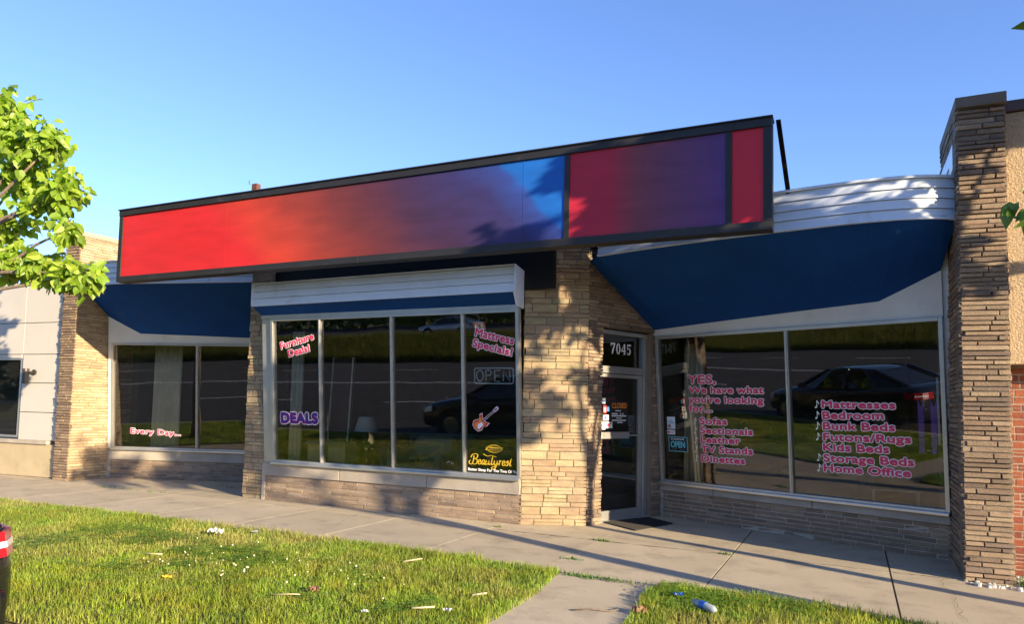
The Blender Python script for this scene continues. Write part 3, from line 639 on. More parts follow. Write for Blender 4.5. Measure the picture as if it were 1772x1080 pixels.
for tx, a, b, c in TL: put_text(tx, FR, a, b, c, PINK, wr, space=1.04)
mb = MB()
for t in (.86, .725, .59, .46, .325): note(mb, FR, .62, t, .10)
for t in (1.125, .99, .855, .72, .46, .33): note(mb, FR, 2.375, t, .10)
mb.build('note_symbols', M['twhite'], wr)
put_text('Furniture', FM, (.384, 1.80), (1.043, 1.949), .10, PINK, wm, space=1.04)
put_text('Deals!', FM, (.54, 1.678), (.96, 1.762), .10, PINK, wm, space=1.04)
put_text('DEALS', FM, (.375, .630), (1.09, .638), .145, [(M['tpurple'], .013, .008), (M['tpink'], .020, .004), (M['twhite'], .032, 0)], wm, space=1.1)
put_text('Mattress', FM, (3.867, 1.94), (4.448, 1.805), .11, PINK, wm, space=1.04)
put_text('Specials!', FM, (3.826, 1.797), (4.421, 1.653), .10, PINK, wm, space=1.04)
put_text('Better Sleep For The Two Of You', FM, (3.738, .057), (4.515, .054), .036, [(M['twhite'], .0018, 0)], wm)
put_text('Every Day...', FL, (.474, .300), (1.526, .272), .095, [(M['tpink'], .006, .004), (M['twhite'], .013, 0)], wl, space=1.03)
# gold script drawn stroke by stroke
def strokes(mb, F, ox, oy, sc, lines, w=.1, slant=.25, lift=.004):
    O, u, v, n = F[:4]
    for ln in lines:
        P = np.array(ln, float)
        if len(P) > 2:      # Catmull-Rom smoothing
            Q = []
            E_ = np.vstack([2*P[0]-P[1], P, 2*P[-1]-P[-2]])
            for i in range(1, len(E_)-2):
                for t in np.linspace(0, 1, 7)[:-1]:
                    a, b, c, d = E_[i-1], E_[i], E_[i+1], E_[i+2]
                    Q.append(.5*(2*b+(c-a)*t+(2*a-5*b+4*c-d)*t*t+(3*b-a-3*c+d)*t**3))
            Q.append(P[-1]); P = np.array(Q)
        D = np.gradient(P, axis=0); D /= (np.linalg.norm(D, axis=1)[:, None]+1e-9)
        W = w*(.45+.75*np.abs(D[:, 1]))  # thick downstrokes
        W = W*np.clip(np.minimum(np.arange(len(P)), np.arange(len(P))[::-1])/2.0+.5, .5, 1)
        Nn = np.stack([-D[:, 1], D[:, 0]], 1)
        def q(p): return O+u*(ox+(p[0]+slant*p[1])*sc)+v*(oy+p[1]*sc)+n*lift
        for i in range(len(P)-1):
            mb.face([q(P[i]-Nn[i]*W[i]/2), q(P[i+1]-Nn[i+1]*W[i+1]/2), q(P[i+1]+Nn[i+1]*W[i+1]/2), q(P[i]+Nn[i]*W[i]/2)])
e_ = lambda x: [(x, .45), (x+.45, .55), (x+.42, .92), (x+.15, .92), (x, .5), (x+.12, .05), (x+.4, .05), (x+.7, .35)]
a_ = lambda x: [(x+.6, .85), (x+.3, .95), (x, .5), (x+.1, .05), (x+.35, .1), (x+.62, .9)]
SC = [[(.2, 1.75), (.15, .6), (-.1, -.05), (-.6, .05), (-.75, .5), (-.45, .75)], [(-.5, 1.3), (-.2, 1.9), (.5, 2.1), (1.0, 1.85), (.9, 1.3), (.25, 1.05)], [(.25, 1.05), (.95, .95), (1.05, .3), (.6, -.05), (.1, .1)],
      e_(1.35), a_(2.15), [(2.77, .9), (2.72, .2), (2.9, .0), (3.1, .3)], [(3.1, .95), (3.05, .25), (3.25, .02), (3.6, .3), (3.72, .95)], [(3.72, .95), (3.7, .2), (3.9, .02), (4.05, .3)],
      [(4.45, 1.9), (4.3, .3), (4.5, .0), (4.75, .3)], [(2.2, 2.15), (3.2, 1.75), (4.2, 1.9), (5.3, 1.6)], [(4.0, 1.2), (4.8, 1.3)],
      [(4.95, .95), (4.9, .3), (5.1, .05), (5.45, .35), (5.6, .95)], [(5.6, .95), (5.5, 0), (5.2, -.7), (4.7, -.9), (4.5, -.55), (5.2, -.2), (5.9, .4)],
      [(5.95, .9), (6.1, .95), (6.05, .0)], [(6.08, .5), (6.3, .9), (6.6, .85)], e_(6.75), [(7.55, .5), (7.85, 1.0), (8.0, .4), (7.75, .0), (7.45, .15)], [(8.0, .2), (8.35, .5)], [(8.6, 1.6), (8.4, .3), (8.6, .0), (8.85, .25)], [(8.2, 1.05), (8.9, 1.12)]]
mb = MB(); strokes(mb, FM, 3.80, .150, .0685, SC, .2, .16)
# oval emblem: S-ribbon round a ring with ribs
O, u, v, n, L = FM
def fp(a, b, lift=.004): return O+u*a+v*b+n*lift
cx, cy = 4.145, .375
def arc(rx, ry, a0, a1, w, k=26):
    A_ = np.linspace(a0, a1, k)
    for i in range(k-1):
        mb.face([fp(cx+rx*math.cos(t), cy+ry*math.sin(t)) for t in (A_[i], A_[i+1])]+[fp(cx+(rx-w)*math.cos(t), cy+(ry-w)*math.sin(t)) for t in (A_[i+1], A_[i])])
arc(.115, .056, .0, 6.283, .010)
for k in (-3, -2, -1, 1, 2, 3): mb.face([fp(cx+k*.026-.004, cy+.03), fp(cx+k*.026+.004, cy+.03), fp(cx+k*.020+.003, cy+.05), fp(cx+k*.020-.003, cy+.05)]); mb.face([fp(cx+k*.026-.004, cy-.03), fp(cx+k*.026+.004, cy-.03), fp(cx+k*.020+.003, cy-.05), fp(cx+k*.020-.003, cy-.05)])
mb.face([fp(cx-.135, cy-.022), fp(cx+.12, cy-.022), fp(cx+.135, cy+.022), fp(cx-.12, cy+.022)])
mb.build('gold_lettering', M['gold'], wm)
put_text('Simmons', FM, (cx-.095, cy-.013), (cx+.1, cy-.013), .026, [(M['black'], .001, .003)], wm)
# guitar decal
mb = MB()
def gp(pts, col, lift):
    ang = math.atan2(.235, .29); ca, sa = math.cos(ang), math.sin(ang)
    mb.face([fp(3.925+(a*ca-b*sa), .715+(a*sa+b*ca), lift) for a, b in pts], col)
body = [(-.10, 0), (-.09, .055), (-.045, .085), (0, .07), (.03, .055), (.075, .095), (.12, .085), (.085, .035), (.085, -.035), (.12, -.08), (.06, -.09), (.02, -.062), (-.03, -.085), (-.085, -.06)]
gp([(a*1.09, b*1.09) for a, b in body], (.75, .72, .72), .003); gp(body, (.60, .06, .03), .005); gp([(a*.72-.01, b*.62) for a, b in body], (.75, .22, .05), .007)
gp([(-.06, -.055), (.03, -.05), (.05, -.01), (-.02, .01), (-.06, -.02)], (.8, .8, .8), .009)
gp([(.06, -.017), (.29, -.013), (.29, .013), (.06, .017)], (.75, .72, .74), .008); gp([(.06, -.011), (.285, -.008), (.285, .008), (.06, .011)], (.12, .03, .04), .010)
gp([(.285, -.022), (.36, -.026), (.375, .0), (.36, .026), (.285, .018)], (.7, .6, .75), .011); gp([(.295, -.012), (.35, -.014), (.35, .014), (.295, .012)], (.35, .1, .12), .013)
mb.build('guitar_decal', M['dec'], wm)
# 7045 in slab numerals on the transom
def numeral(mb, F, ox, oy, h, w, shapes):
    O, u, v, n = F[:4]
    for s_ in shapes: mb.face([O+u*(ox+a*w)+v*(oy+b*h)+n*.004 for a, b in s_])
def ring(rx, ry, ix, iy, cx=.5, cy=.5, a0=0, a1=2*math.pi, k=24):
    A_ = np.linspace(a0, a1, k); return [[(cx+rx*math.cos(A_[i]), cy+ry*math.sin(A_[i])), (cx+rx*math.cos(A_[i+1]), cy+ry*math.sin(A_[i+1])), (cx+ix*math.cos(A_[i+1]), cy+iy*math.sin(A_[i+1])), (cx+ix*math.cos(A_[i]), cy+iy*math.sin(A_[i]))] for i in range(k-1)]
seven = [[(.08, .84), (.95, .84), (.95, 1), (.08, 1)], [(.08, .68), (.18, .68), (.2, .84), (.08, .84)], [(.25, 0), (.52, 0), (.70, .5), (.95, .84), (.75, .84), (.42, .45)]]
zero = ring(.42, .5, .17, .42)
four = [[(.55, .02), (.8, .02), (.8, 1), (.66, 1), (.55, .82)], [(.04, .26), (.96, .26), (.96, .38), (.04, .38)], [(.04, .38), (.18, .38), (.66, 1), (.55, .95)], [(.42, 0), (.92, 0), (.92, .06), (.42, .06)]]
five = [[(.15, .84), (.88, .84), (.92, 1), (.15, 1)], [(.15, .46), (.26, .46), (.28, .86), (.15, .86)]]+ring(.40, .33, .15, .24, .47, .33, -2.6, 2.3)
FD = (dO, du, dz, dn_)
mb = MB()
for k, sh in enumerate((seven, zero, four, five)): numeral(mb, FD, .615+k*.118, 2.385, .16, .11, sh)
mb.build('house_number', M['twhite'], dfr)
# stickers and boards on the door
def card(F, s0, s1, t0, t1, col, parent, name='sticker', label=None, lift=.003, extra=()):
    O, u, v, n = F[:4]; mb = MB()
    def q(a, b, l): return O+u*a+v*b+n*l
    mb.fbox(O, u, v, n, s0, s1, t0, t1, .001, lift, col)
    for a, b, c, d, cl in extra:
        mb.face([q(s0+(s1-s0)*a, t0+(t1-t0)*c, lift+.0015), q(s0+(s1-s0)*b, t0+(t1-t0)*c, lift+.0015), q(s0+(s1-s0)*b, t0+(t1-t0)*d, lift+.0015), q(s0+(s1-s0)*a, t0+(t1-t0)*d, lift+.0015)], cl)
    o = mb.build(name, M['dec'], parent)
    if label: o['label'] = label
    return o
W_ = (.75, .76, .78)
card(FD, .62, 1.02, 1.37, 1.70, (.015, .014, .014), door, 'hours_board', 'black hours board with orange heading', extra=[(.1, .42, .42, .47, W_), (.55, .62, .42, .47, W_), (.68, .75, .42, .47, W_), (.1, .9, .33, .38, W_), (.3, .6, .56, .60, W_), (.12, .88, .14, .18, W_), (.4, .7, .05, .09, W_), (.35, .65, .24, .27, W_)])
put_text('CLOSED', FD, (.66, 1.60), (.98, 1.603), .07, [(M['orange'], .003, .006)], door)
card(FD, .435, .53, 1.66, 1.74, W_, door, extra=[(.1, .9, .3, .6, (.1, .25, .6))])
card(FD, .48, .55, 1.52, 1.635, (.55, .05, .05), door, extra=[(.2, .8, .2, .75, (.7, .6, .6))])
card(FD, .56, .615, 1.55, 1.62, (.06, .22, .5), door)
card(FD, .48, .60, 1.42, 1.50, W_, door, extra=[(.3, .6, .25, .7, (.6, .05, .08))])
card(FD, .45, .53, 1.29, 1.40, W_, door, extra=[(.1, .9, .1, .5, (.35, .5, .7))])
card(FD, .54, .68, 1.31, 1.40, W_, door, extra=[(.2, .5, .25, .75, (.6, .05, .08)), (.55, .85, .6, .7, (.2, .2, .25))])
# notices on the right window
card(FR, .158, .296, .785, .962, (.62, .70, .74), wr, 'notice', extra=[(.15, .85, .5, .62, (.2, .45, .65)), (.2, .7, .68, .75, (.3, .4, .5)), (.1, .45, .1, .35, (.3, .15, .15)), (.1, .8, .4, .44, (.3, .4, .5))])
card(FR, .155, .290, .70, .768, (.70, .70, .72), wr, 'notice', extra=[(.08, .3, .2, .8, (.6, .05, .05)), (.4, .9, .5, .62, (.3, .3, .3)), (.4, .8, .3, .38, (.3, .3, .3))])
card(FR, .172, .498, .452, .672, (.12, .50, .58), wr, 'open_sticker', 'teal bordered small open sign stuck on the glass', extra=[(.035, .965, .05, .95, (.008, .010, .014)), (.2, .45, .14, .18, W_), (.55, .8, .14, .18, W_)])
put_text('OPEN', FR, (.215, .515), (.455, .517), .085, [(M['teal'], .005, .006)], wr)
put_text("It's Good to Be", FR, (.225, .625), (.445, .627), .028, [(M['twhite'], .0006, .006)], wr)
# OPEN neon hanging behind the middle window's right pane
neon = thing('neon_sign', 'unlit white tube neon sign hung inside the middle window beside the guitar decal', 'neon sign', tuple(fp(4.12, 1.27, -.08)))
mb = MB()
def P2(a, b): return fp(a, b, -.06)
x0, x1, y0, y1, r = 3.822, 4.418, 1.272, 1.486, .03
loop = []
for cx_, cy_, a0 in ((x1-r, y1-r, 0), (x0+r, y1-r, 90), (x0+r, y0+r, 180), (x1-r, y0+r, 270)):
    loop += [P2(cx_+r*math.cos(R(a0+t)), cy_+r*math.sin(R(a0+t))) for t in range(0, 91, 18)]
mb.tube(loop+[loop[0]], .0105, 6); mb.build('border_tube', M['neon'], neon, smooth=True)
mb = MB(); h0, h1 = 1.305, 1.455; hw = .05
def ln(pts): mb.tube([P2(a, b) for a, b in pts], .0095, 6)
ln([(3.905+.052*math.cos(t), 1.38+.076*math.sin(t)) for t in np.linspace(0, 6.283, 22)])
ln([(4.00, h0), (4.00, h1), (4.06, h1), (4.085, 1.425), (4.06, 1.385), (4.0, 1.382)])
ln([(4.215, h1), (4.135, h1), (4.135, h0), (4.215, h0)]); ln([(4.135, 1.38), (4.20, 1.38)]); ln([(4.265, h0), (4.265, h1), (4.365, h0), (4.365, h1)])
mb.build('letter_tubes', M['neon'], neon, smooth=True)
mb = MB(); mb.tube([P2(3.95, 1.49), P2(3.95, 2.2)], .0015, 4); mb.tube([P2(4.3, 1.49), P2(4.3, 2.2)], .0015, 4); mb.build('hanging_wire', M['black'], neon)

# ------------------------------------------------------------------ roof sign
sg = thing('roof_sign', 'long red and blue sign board in a black frame on the shop roof', 'sign board', (-6, 7.5, 4))
SA = V3((-12, 7.38, 0)); SB = V3((-.9, 7.6, 0)); su = (SB-SA)/np.linalg.norm(SB-SA); sn = np.array([su[1], -su[0], 0]); sz = V3((0, 0, 1))
a0, a1, zb, zt = 1.13, 11.27, 3.49, 4.68
mb = MB(); mb.fbox(SA, su, sz, sn, a0+.02, a1-.02, zb+.04, zt-.02, -.16, -.012); mb.build('cabinet', M['blackm'], sg)
mb = MB()
fb = lambda a, b, c, d, o=.02: mb.fbox(SA, su, sz, sn, a, b, c, d, -.17, o)
fb(a0, a1, zb, zb+.09); fb(a0, a1, zt-.09, zt, .03); fb(a0, a0+.085, zb+.09, zt-.09); fb(a1-.085, a1, zb+.09, zt-.09)
mb.fbox(SA, su, sz, sn, a0-.01, a1+.01, zt, zt+.015, -.18, .05)
for s_ in (3.52, 6.0, 8.43): mb.fbox(SA, su, sz, sn, s_-.002, s_+.002, zb, zb+.09, .0, .0235)
for k in range(46): 
    s_ = a0+.1+k*.22
    mb.fbox(SA, su, sz, sn, s_-.005, s_+.005, zb+.02, zb+.03, .0, .024)
mb.build('frame', M['blackm'], sg, bevel=.004)
for s_ in (8.995, 10.835):
    mb = MB(); mb.fbox(SA, su, sz, sn, s_-.032, s_+.032, zb+.09, zt-.09, -.02, .016); mb.build('divider', M['blackm'], sg)
for a, b, mt in ((a0+.085, 8.963, 'sign1'), (9.027, 10.803, 'sign2'), (10.867, a1-.085, 'sign3')):
    mb = MB(); mb.fbox(SA, su, sz, sn, a, b, zb+.09, zt-.09, -.02, .002)
    if mt == 'sign1': mb.fbox(SA, su, sz, sn, 3.518, 3.524, zb+.09, zt-.09, .002, .004); mb.fbox(SA, su, sz, sn, 8.425, 8.44, zb+.09, zt-.09, .002, .004)
    mb.build('sign_panel', M[mt], sg)
for s_ in (1.7, 4.05, 6.3, 8.6, 10.6):
    q = SA+su*s_; mb = MB()
    mb.tube([q-sn*.17+sz*4.15, q-sn*.75+sz*4.02], .018, 6); mb.tube([q-sn*.17+sz*4.6, q-sn*1.3+sz*4.0], .016, 6)
    mb.build('support_strut', M['black'], sg)
mb = MB(); mb.slab([(-.70, 7.68, 4.68), (-.70, 7.73, 4.68), (-.635, 8.25, 3.98), (-.635, 8.19, 3.98)], (.035, 0, 0)); mb.slab([(-.705, 7.68, 4.68), (-.705, 7.685, 4.68), (-.64, 8.20, 3.98), (-.64, 8.19, 3.98)], (.05, 0, 0)); mb.build('end_brace', M['black'], sg)
q = SA+su*4.03
mb = MB(); mb.box(q[0]-.05, q[0]+.05, q[1]+.02, q[1]+.10, 4.60, 4.82); mb.tube([(q[0]-.06, q[1], 4.8), (q[0]-.09, q[1], 4.84), (q[0]-.07, q[1], 4.87)], .006, 5); mb.build('lifting_bracket', M['rust'], sg, bevel=.004)
q = SA+su*6.33
mb = MB(); mb.tube([(q[0]+.06*math.cos(t), q[1]+.05, 4.70+.035*math.sin(t)) for t in np.linspace(0, 3.14, 8)], .006, 5); mb.build('lifting_bracket', M['rust'], sg)

# ------------------------------------------------------------------ left neighbour
nb = thing('office_building', 'office building clad in pale grey panels with a tan base at the left edge', 'building', (-16, 8.4, 0))
NA = V3((-15.37, 8.24, 0)); NBv = V3((-13.92, 8.39, 0)); nu = (NBv-NA)/np.linalg.norm(NBv-NA); nn_ = np.array([nu[1], -nu[0], 0])
seams_z = [.72, 1.27, 1.85, 2.42, 3.05, 3.88]
mb = MB(); g = .006
sv = [-9.0, -7.4, -5.8, -4.2, -2.6, -1.0, .44, 1.47]
for i in range(len(seams_z)-1):
    for a, b in zip(sv[:-1], sv[1:]):
        z0_, z1_ = seams_z[i], seams_z[i+1]
        if i < 3 and b <= .45: continue
        mb.fbox(NA, nu, sz, nn_, a+g, b-g, z0_+g, z1_-g, -.1, 0)
mb.fbox(NA, nu, sz, nn_, -1.0+g, .385, 2.345, 2.42-g, -.1, 0)
mb.build('wall_panels', M['grey'], nb, bevel=.003)
mb = MB(); mb.fbox(NA, nu, sz, nn_, -9, 1.44, 2.36, 3.86, -.3, -.09); mb.fbox(NA, nu, sz, nn_, .40, 1.44, .6, 3.86, -.3, -.09); mb.fbox(NA, nu, sz, nn_, -9, 1.44, 3.7, 3.9, -6, -.1); mb.build('wall_backing', M['roof'], nb)
mb = MB(); mb.fbox(NA, nu, sz, nn_, -9, .392, .76, 2.345, -.14, -.10); mb.build('window_surround', M['alum'], nb)
mb = MB(); mb.fbox(NA, nu, sz, nn_, -9, .36, .80, 2.31, -.095, -.09); mb.build('window', mat('dark_office_glass', (.012, .013, .012), .03, var=.02, spec=.8), nb)
mb = MB(); mb.fbox(NA, nu, sz, nn_, .34, .385, .76, 2.345, -.1, -.03); mb.fbox(NA, nu, sz, nn_, -9, .34, .76, .80, -.1, -.03); mb.fbox(NA, nu, sz, nn_, -9, .34, 2.31, 2.345, -.1, -.03); mb.build('window_frame', M['alum'], nb)
mb = MB(); mb.fbox(NA, nu, sz, nn_, -9, 1.47, .015, .65, -.3, .01); mb.fbox(NA, nu, sz, nn_, -9, 1.47, 0, .03, -.3, -.02, ); mb.build('base_panel', M['tanst'], nb, bevel=.004)
mb = MB(); mb.fbox(NA, nu, sz, nn_, -9, 1.30, .65, .725, -.3, .05); mb.build('base_ledge', M['cast'], nb, bevel=.005)
sc_ = thing('wall_lamp', 'round bronze wall lamp fixed to the pale grey panels', 'wall lamp', tuple(NA+nu*.72+sz*1.97+nn_*.1))
q = NA+nu*.70+nn_*.11
mb = MB(); mb.lathe(q, [(.001, 1.83), (.055, 1.83), (.058, 1.84), (.058, 2.12), (.055, 2.13), (.001, 2.13)], 20); mb.build('lamp_body', M['sconce'], sc_, smooth=False)
mb = MB(); q2 = NA+nu*.80; 
mb.tube([q2+nn_*.001+sz*2.06, q2+nn_*.03+sz*2.06], .055, 16); mb.tube([q2+nn_*.03+sz*2.06, q+sz*2.06], .02, 8); mb.build('lamp_mount', M['sconce'], sc_)

# ------------------------------------------------------------------ right neighbour
nr = thing('stucco_building', 'tan stucco building with brown roof edge over red brick at the right edge', 'building', (4, 8.6, 0))
mb = MB(); mb.box(1.41, 10, 8.36, 12, 2.12, 4.66); mb.build('stucco_wall', M['tan'], nr)
mb = MB(); mb.box(1.41, 10.1, 8.335, 12.05, 4.67, 4.785); mb.build('roof_edge', M['brown'], nr, bevel=.006)
mb = MB(); brick_wall(mb, (1.39, 8.62), (9, 8.62), 0, 2.12, .075, 0, .19, .21, [(.26, .075, .04), (.30, .09, .045), (.22, .065, .04)], mortar=(.33, .26, .2), prot=.004, gap=.01, seed=31, rough=.001, short=(0, 0)); mb.build('red_brick_wall', M['brick'], nr)
mb = MB(); g_ = random.Random(4)
for _ in range(420):
    x, y = g_.uniform(.97, 2.4), g_.uniform(7.93, 8.6)
    if x < 1.4 and y > 8.11: continue
    s = g_.uniform(.01, .026); c = tuple(V3((.5, .49, .46))*g_.uniform(.55, 1.3))
    p = [(x+s*math.cos(t)*g_.uniform(.7, 1.2), y+s*math.sin(t)*g_.uniform(.7, 1.2)) for t in np.linspace(0, 6.28, 7)[:-1]]
    mb.idx([(*q_, .0) for q_ in p]+[(x+(q_[0]-x)*.7, y+(q_[1]-y)*.7, s*.9) for q_ in p], [tuple(range(6, 12))]+[(i, (i+1) % 6, 6+(i+1) % 6, 6+i) for i in range(6)], c)
o = mb.build('gravel', M['gravel']); tag(o, 'white gravel strewn at the foot of the right brick fin', 'gravel'); struct(o, 'stuff')

# ------------------------------------------------------------------ trees
def leaf_mesh(mb, p, d, nrm, s, c):
    d = d/np.linalg.norm(d); w = np.cross(d, nrm); w /= (np.linalg.norm(w)+1e-6); k = np.cross(w, d)
    P = lambda a, b, z: p+d*a*s+w*b*s+k*z*s
    V = [P(0, 0, 0), P(.45, 0, -.05), P(1.08, 0, -.22), P(-.06, .24, .06), P(.2, .46, .10), P(.62, .36, .02), P(-.06, -.24, .06), P(.2, -.46, .10), P(.62, -.36, .02)]
    mb.idx(V, [(0, 3, 4, 1), (1, 4, 5), (1, 5, 2), (0, 1, 7, 6), (1, 8, 7), (1, 2, 8)], c)
def tree(name, base, trunk_top, r0, clumps, leaf, label, cols, group=None, density=1.0, seed=1, mtl='leaf', cat='tree'):
    g = np.random.default_rng(seed); base = V3(base); top = V3(trunk_top)
    t = thing(name, label, cat, tuple(base), group)
    mb = MB(); k = 7; pts = [base+(top-base)*i/k+np.array([*g.normal(0, .02, 2), 0])*(i > 0) for i in range(k+1)]
    mb.tube(pts, [r0*(1.25 if i == 0 else 1-.5*i/k) for i in range(k+1)], 10); mb.build('trunk', M['bark'], t, smooth=True)
    br = MB(); lf = MB()
    for C, rad, n in clumps:
        C = V3(C); rad = V3(rad) if hasattr(rad, '__len__') else np.array([rad]*3)
        st = base+(top-base)*g.uniform(.72, 1); mid = (st+C)/2+np.array([0, 0, .12])+g.normal(0, .08, 3)
        q = [st, (st+mid)/2+g.normal(0, .03, 3), mid, (mid+C)/2+g.normal(0, .04, 3), C]
        br.tube(q, [r0*.42, r0*.34, r0*.26, r0*.18, r0*.10], 7)
        m = int(n*density); nt_ = max(4, m//9)
        for _ in range(nt_):
            dv = g.normal(0, 1, 3); dv /= np.linalg.norm(dv); rr = g.random()**.45; tip = C+dv*rad*rr
            bpos = C+(tip-C)*.15+g.normal(0, .03, 3)
            br.tube([bpos, (bpos+tip)/2+g.normal(0, .03, 3)+[0, 0, .03], tip], [.009, .006, .003], 4, cap=False)
            for _ in range(9):
                p = bpos+(tip-bpos)*g.uniform(.35, 1.05)+g.normal(0, .05, 3)
                d = dv*.6+g.normal(0, .45, 3)+np.array([0, 0, -.75]); nr_ = g.normal(0, .5, 3)+np.array([.35, -.5, .5])
                c0 = V3(cols[g.integers(len(cols))])*g.uniform(.8, 1.2)
                leaf_mesh(lf, p, d, nr_, leaf*g.uniform(.6, 1.15), tuple(c0))
    br.build('limbs', M['bark'], t, smooth=True); lf.build('crown', M[mtl], t)
    return t
GL = [(.21, .33, .025), (.25, .37, .035), (.16, .27, .02), (.29, .39, .045)]
tree('street_tree', (-12.5, 5.3, 0), (-12.3, 5.5, 3.4), .11, [
    ((-11.5, 6.0, 5.75), (.45, .5, .5), 180), ((-10.9, 6.0, 5.3), (.55, .5, .45), 260), ((-10.45, 6.0, 5.25), (.25, .3, .3), 70), ((-10.1, 6.0, 4.55), (.42, .3, .38), 150), ((-11.3, 6.1, 4.9), (.5, .5, .4), 160),
    ((-10.6, 6.0, 4.45), (.35, .4, .25), 70), ((-11.6, 6.0, 4.2), (.45, .5, .3), 100), ((-9.95, 6.0, 3.95), (.2, .3, .28), 50), ((-11.2, 6.0, 3.6), (.5, .45, .32), 190), ((-10.5, 6.0, 3.45), (.4, .4, .22), 150), ((-9.85, 6.0, 3.28), (.45, .35, .2), 150), ((-9.45, 6.0, 3.25), (.22, .25, .2), 55),
    ((-12.4, 5.9, 5.6), (.8, .8, .9), 240), ((-12.5, 5.8, 4.2), (.8, .8, .8), 240), ((-12.0, 6.0, 6.2), (.35, .4, .45), 70)], .135,
    'leafy tree with broad heart shaped leaves reaching in at the left', GL, 'young trees along the lawn', seed=11, density=1.9)
GD = [(.09, .17, .02), (.12, .22, .025), (.075, .14, .018)]
GRP = 'young trees along the lawn'
tree('street_tree', (2.75, 5.35, 0), (2.7, 5.45, 3.4), .10, [
    ((2.6, 5.5, 4.6), (.9, .8, .75), 450), ((2.9, 5.52, 5.95), (.5, .22, .25), 230), ((3.0, 5.1, 5.3), (.9, .9, .4), 130), ((2.4, 6.3, 5.6), (.6, .5, .5), 330), ((2.6, 5.1, 3.8), (.7, .8, .4), 90), ((2.0, 6.0, 4.5), (.35, .6, .5), 170), ((3.6, 4.4, 5.3), (.7, .8, .6), 300), ((3.3, 6.0, 5.7), (.8, .55, .55), 700), ((3.0, 5.8, 5.25), (.75, .42, .5), 620), ((2.2, 6.1, 5.15), (.4, .35, .4), 260), ((3.6, 6.1, 6.4), (.8, .5, .4), 350),
    ((1.17, 5.62, 4.05), (.28, .2, .22), 40), ((1.2, 5.62, 3.0), (.24, .2, .16), 26)], .15,
    'tree at the right edge with only a few dark leaf tips showing', GD, GRP, seed=21, mtl='leafd')
tree('street_tree', (4.25, 6.3, 0), (4.2, 6.3, 3.2), .10, [((4.2, 6.3, 5.0), (.9, .8, .7), 330), ((4.1, 7.0, 5.6), (.8, .6, .35), 420), ((4.4, 6.5, 4.0), (.6, .7, .4), 200), ((4.0, 7.2, 5.4), (.7, .42, .38), 480)], .15,
    'second tree beyond the right edge of the picture', GD, GRP, seed=22, mtl='leafd')
tree('street_tree', (7.0, 3.7, 0), (7.0, 3.7, 3.6), .12, [((6.9, 3.8, 5.2), (1.1, 1.0, .9), 700), ((7.2, 3.2, 6.1), (1.0, 1.0, .6), 400), ((7.0, 2.6, 5.3), (.8, .9, .8), 400), ((6.8, 4.6, 4.6), (.8, .6, .5), 200), ((6.5, 1.5, 5.6), (.9, .7, .8), 330)], .16,
    'third tree further right along the kerb', GD, GRP, seed=23, mtl='leafd')

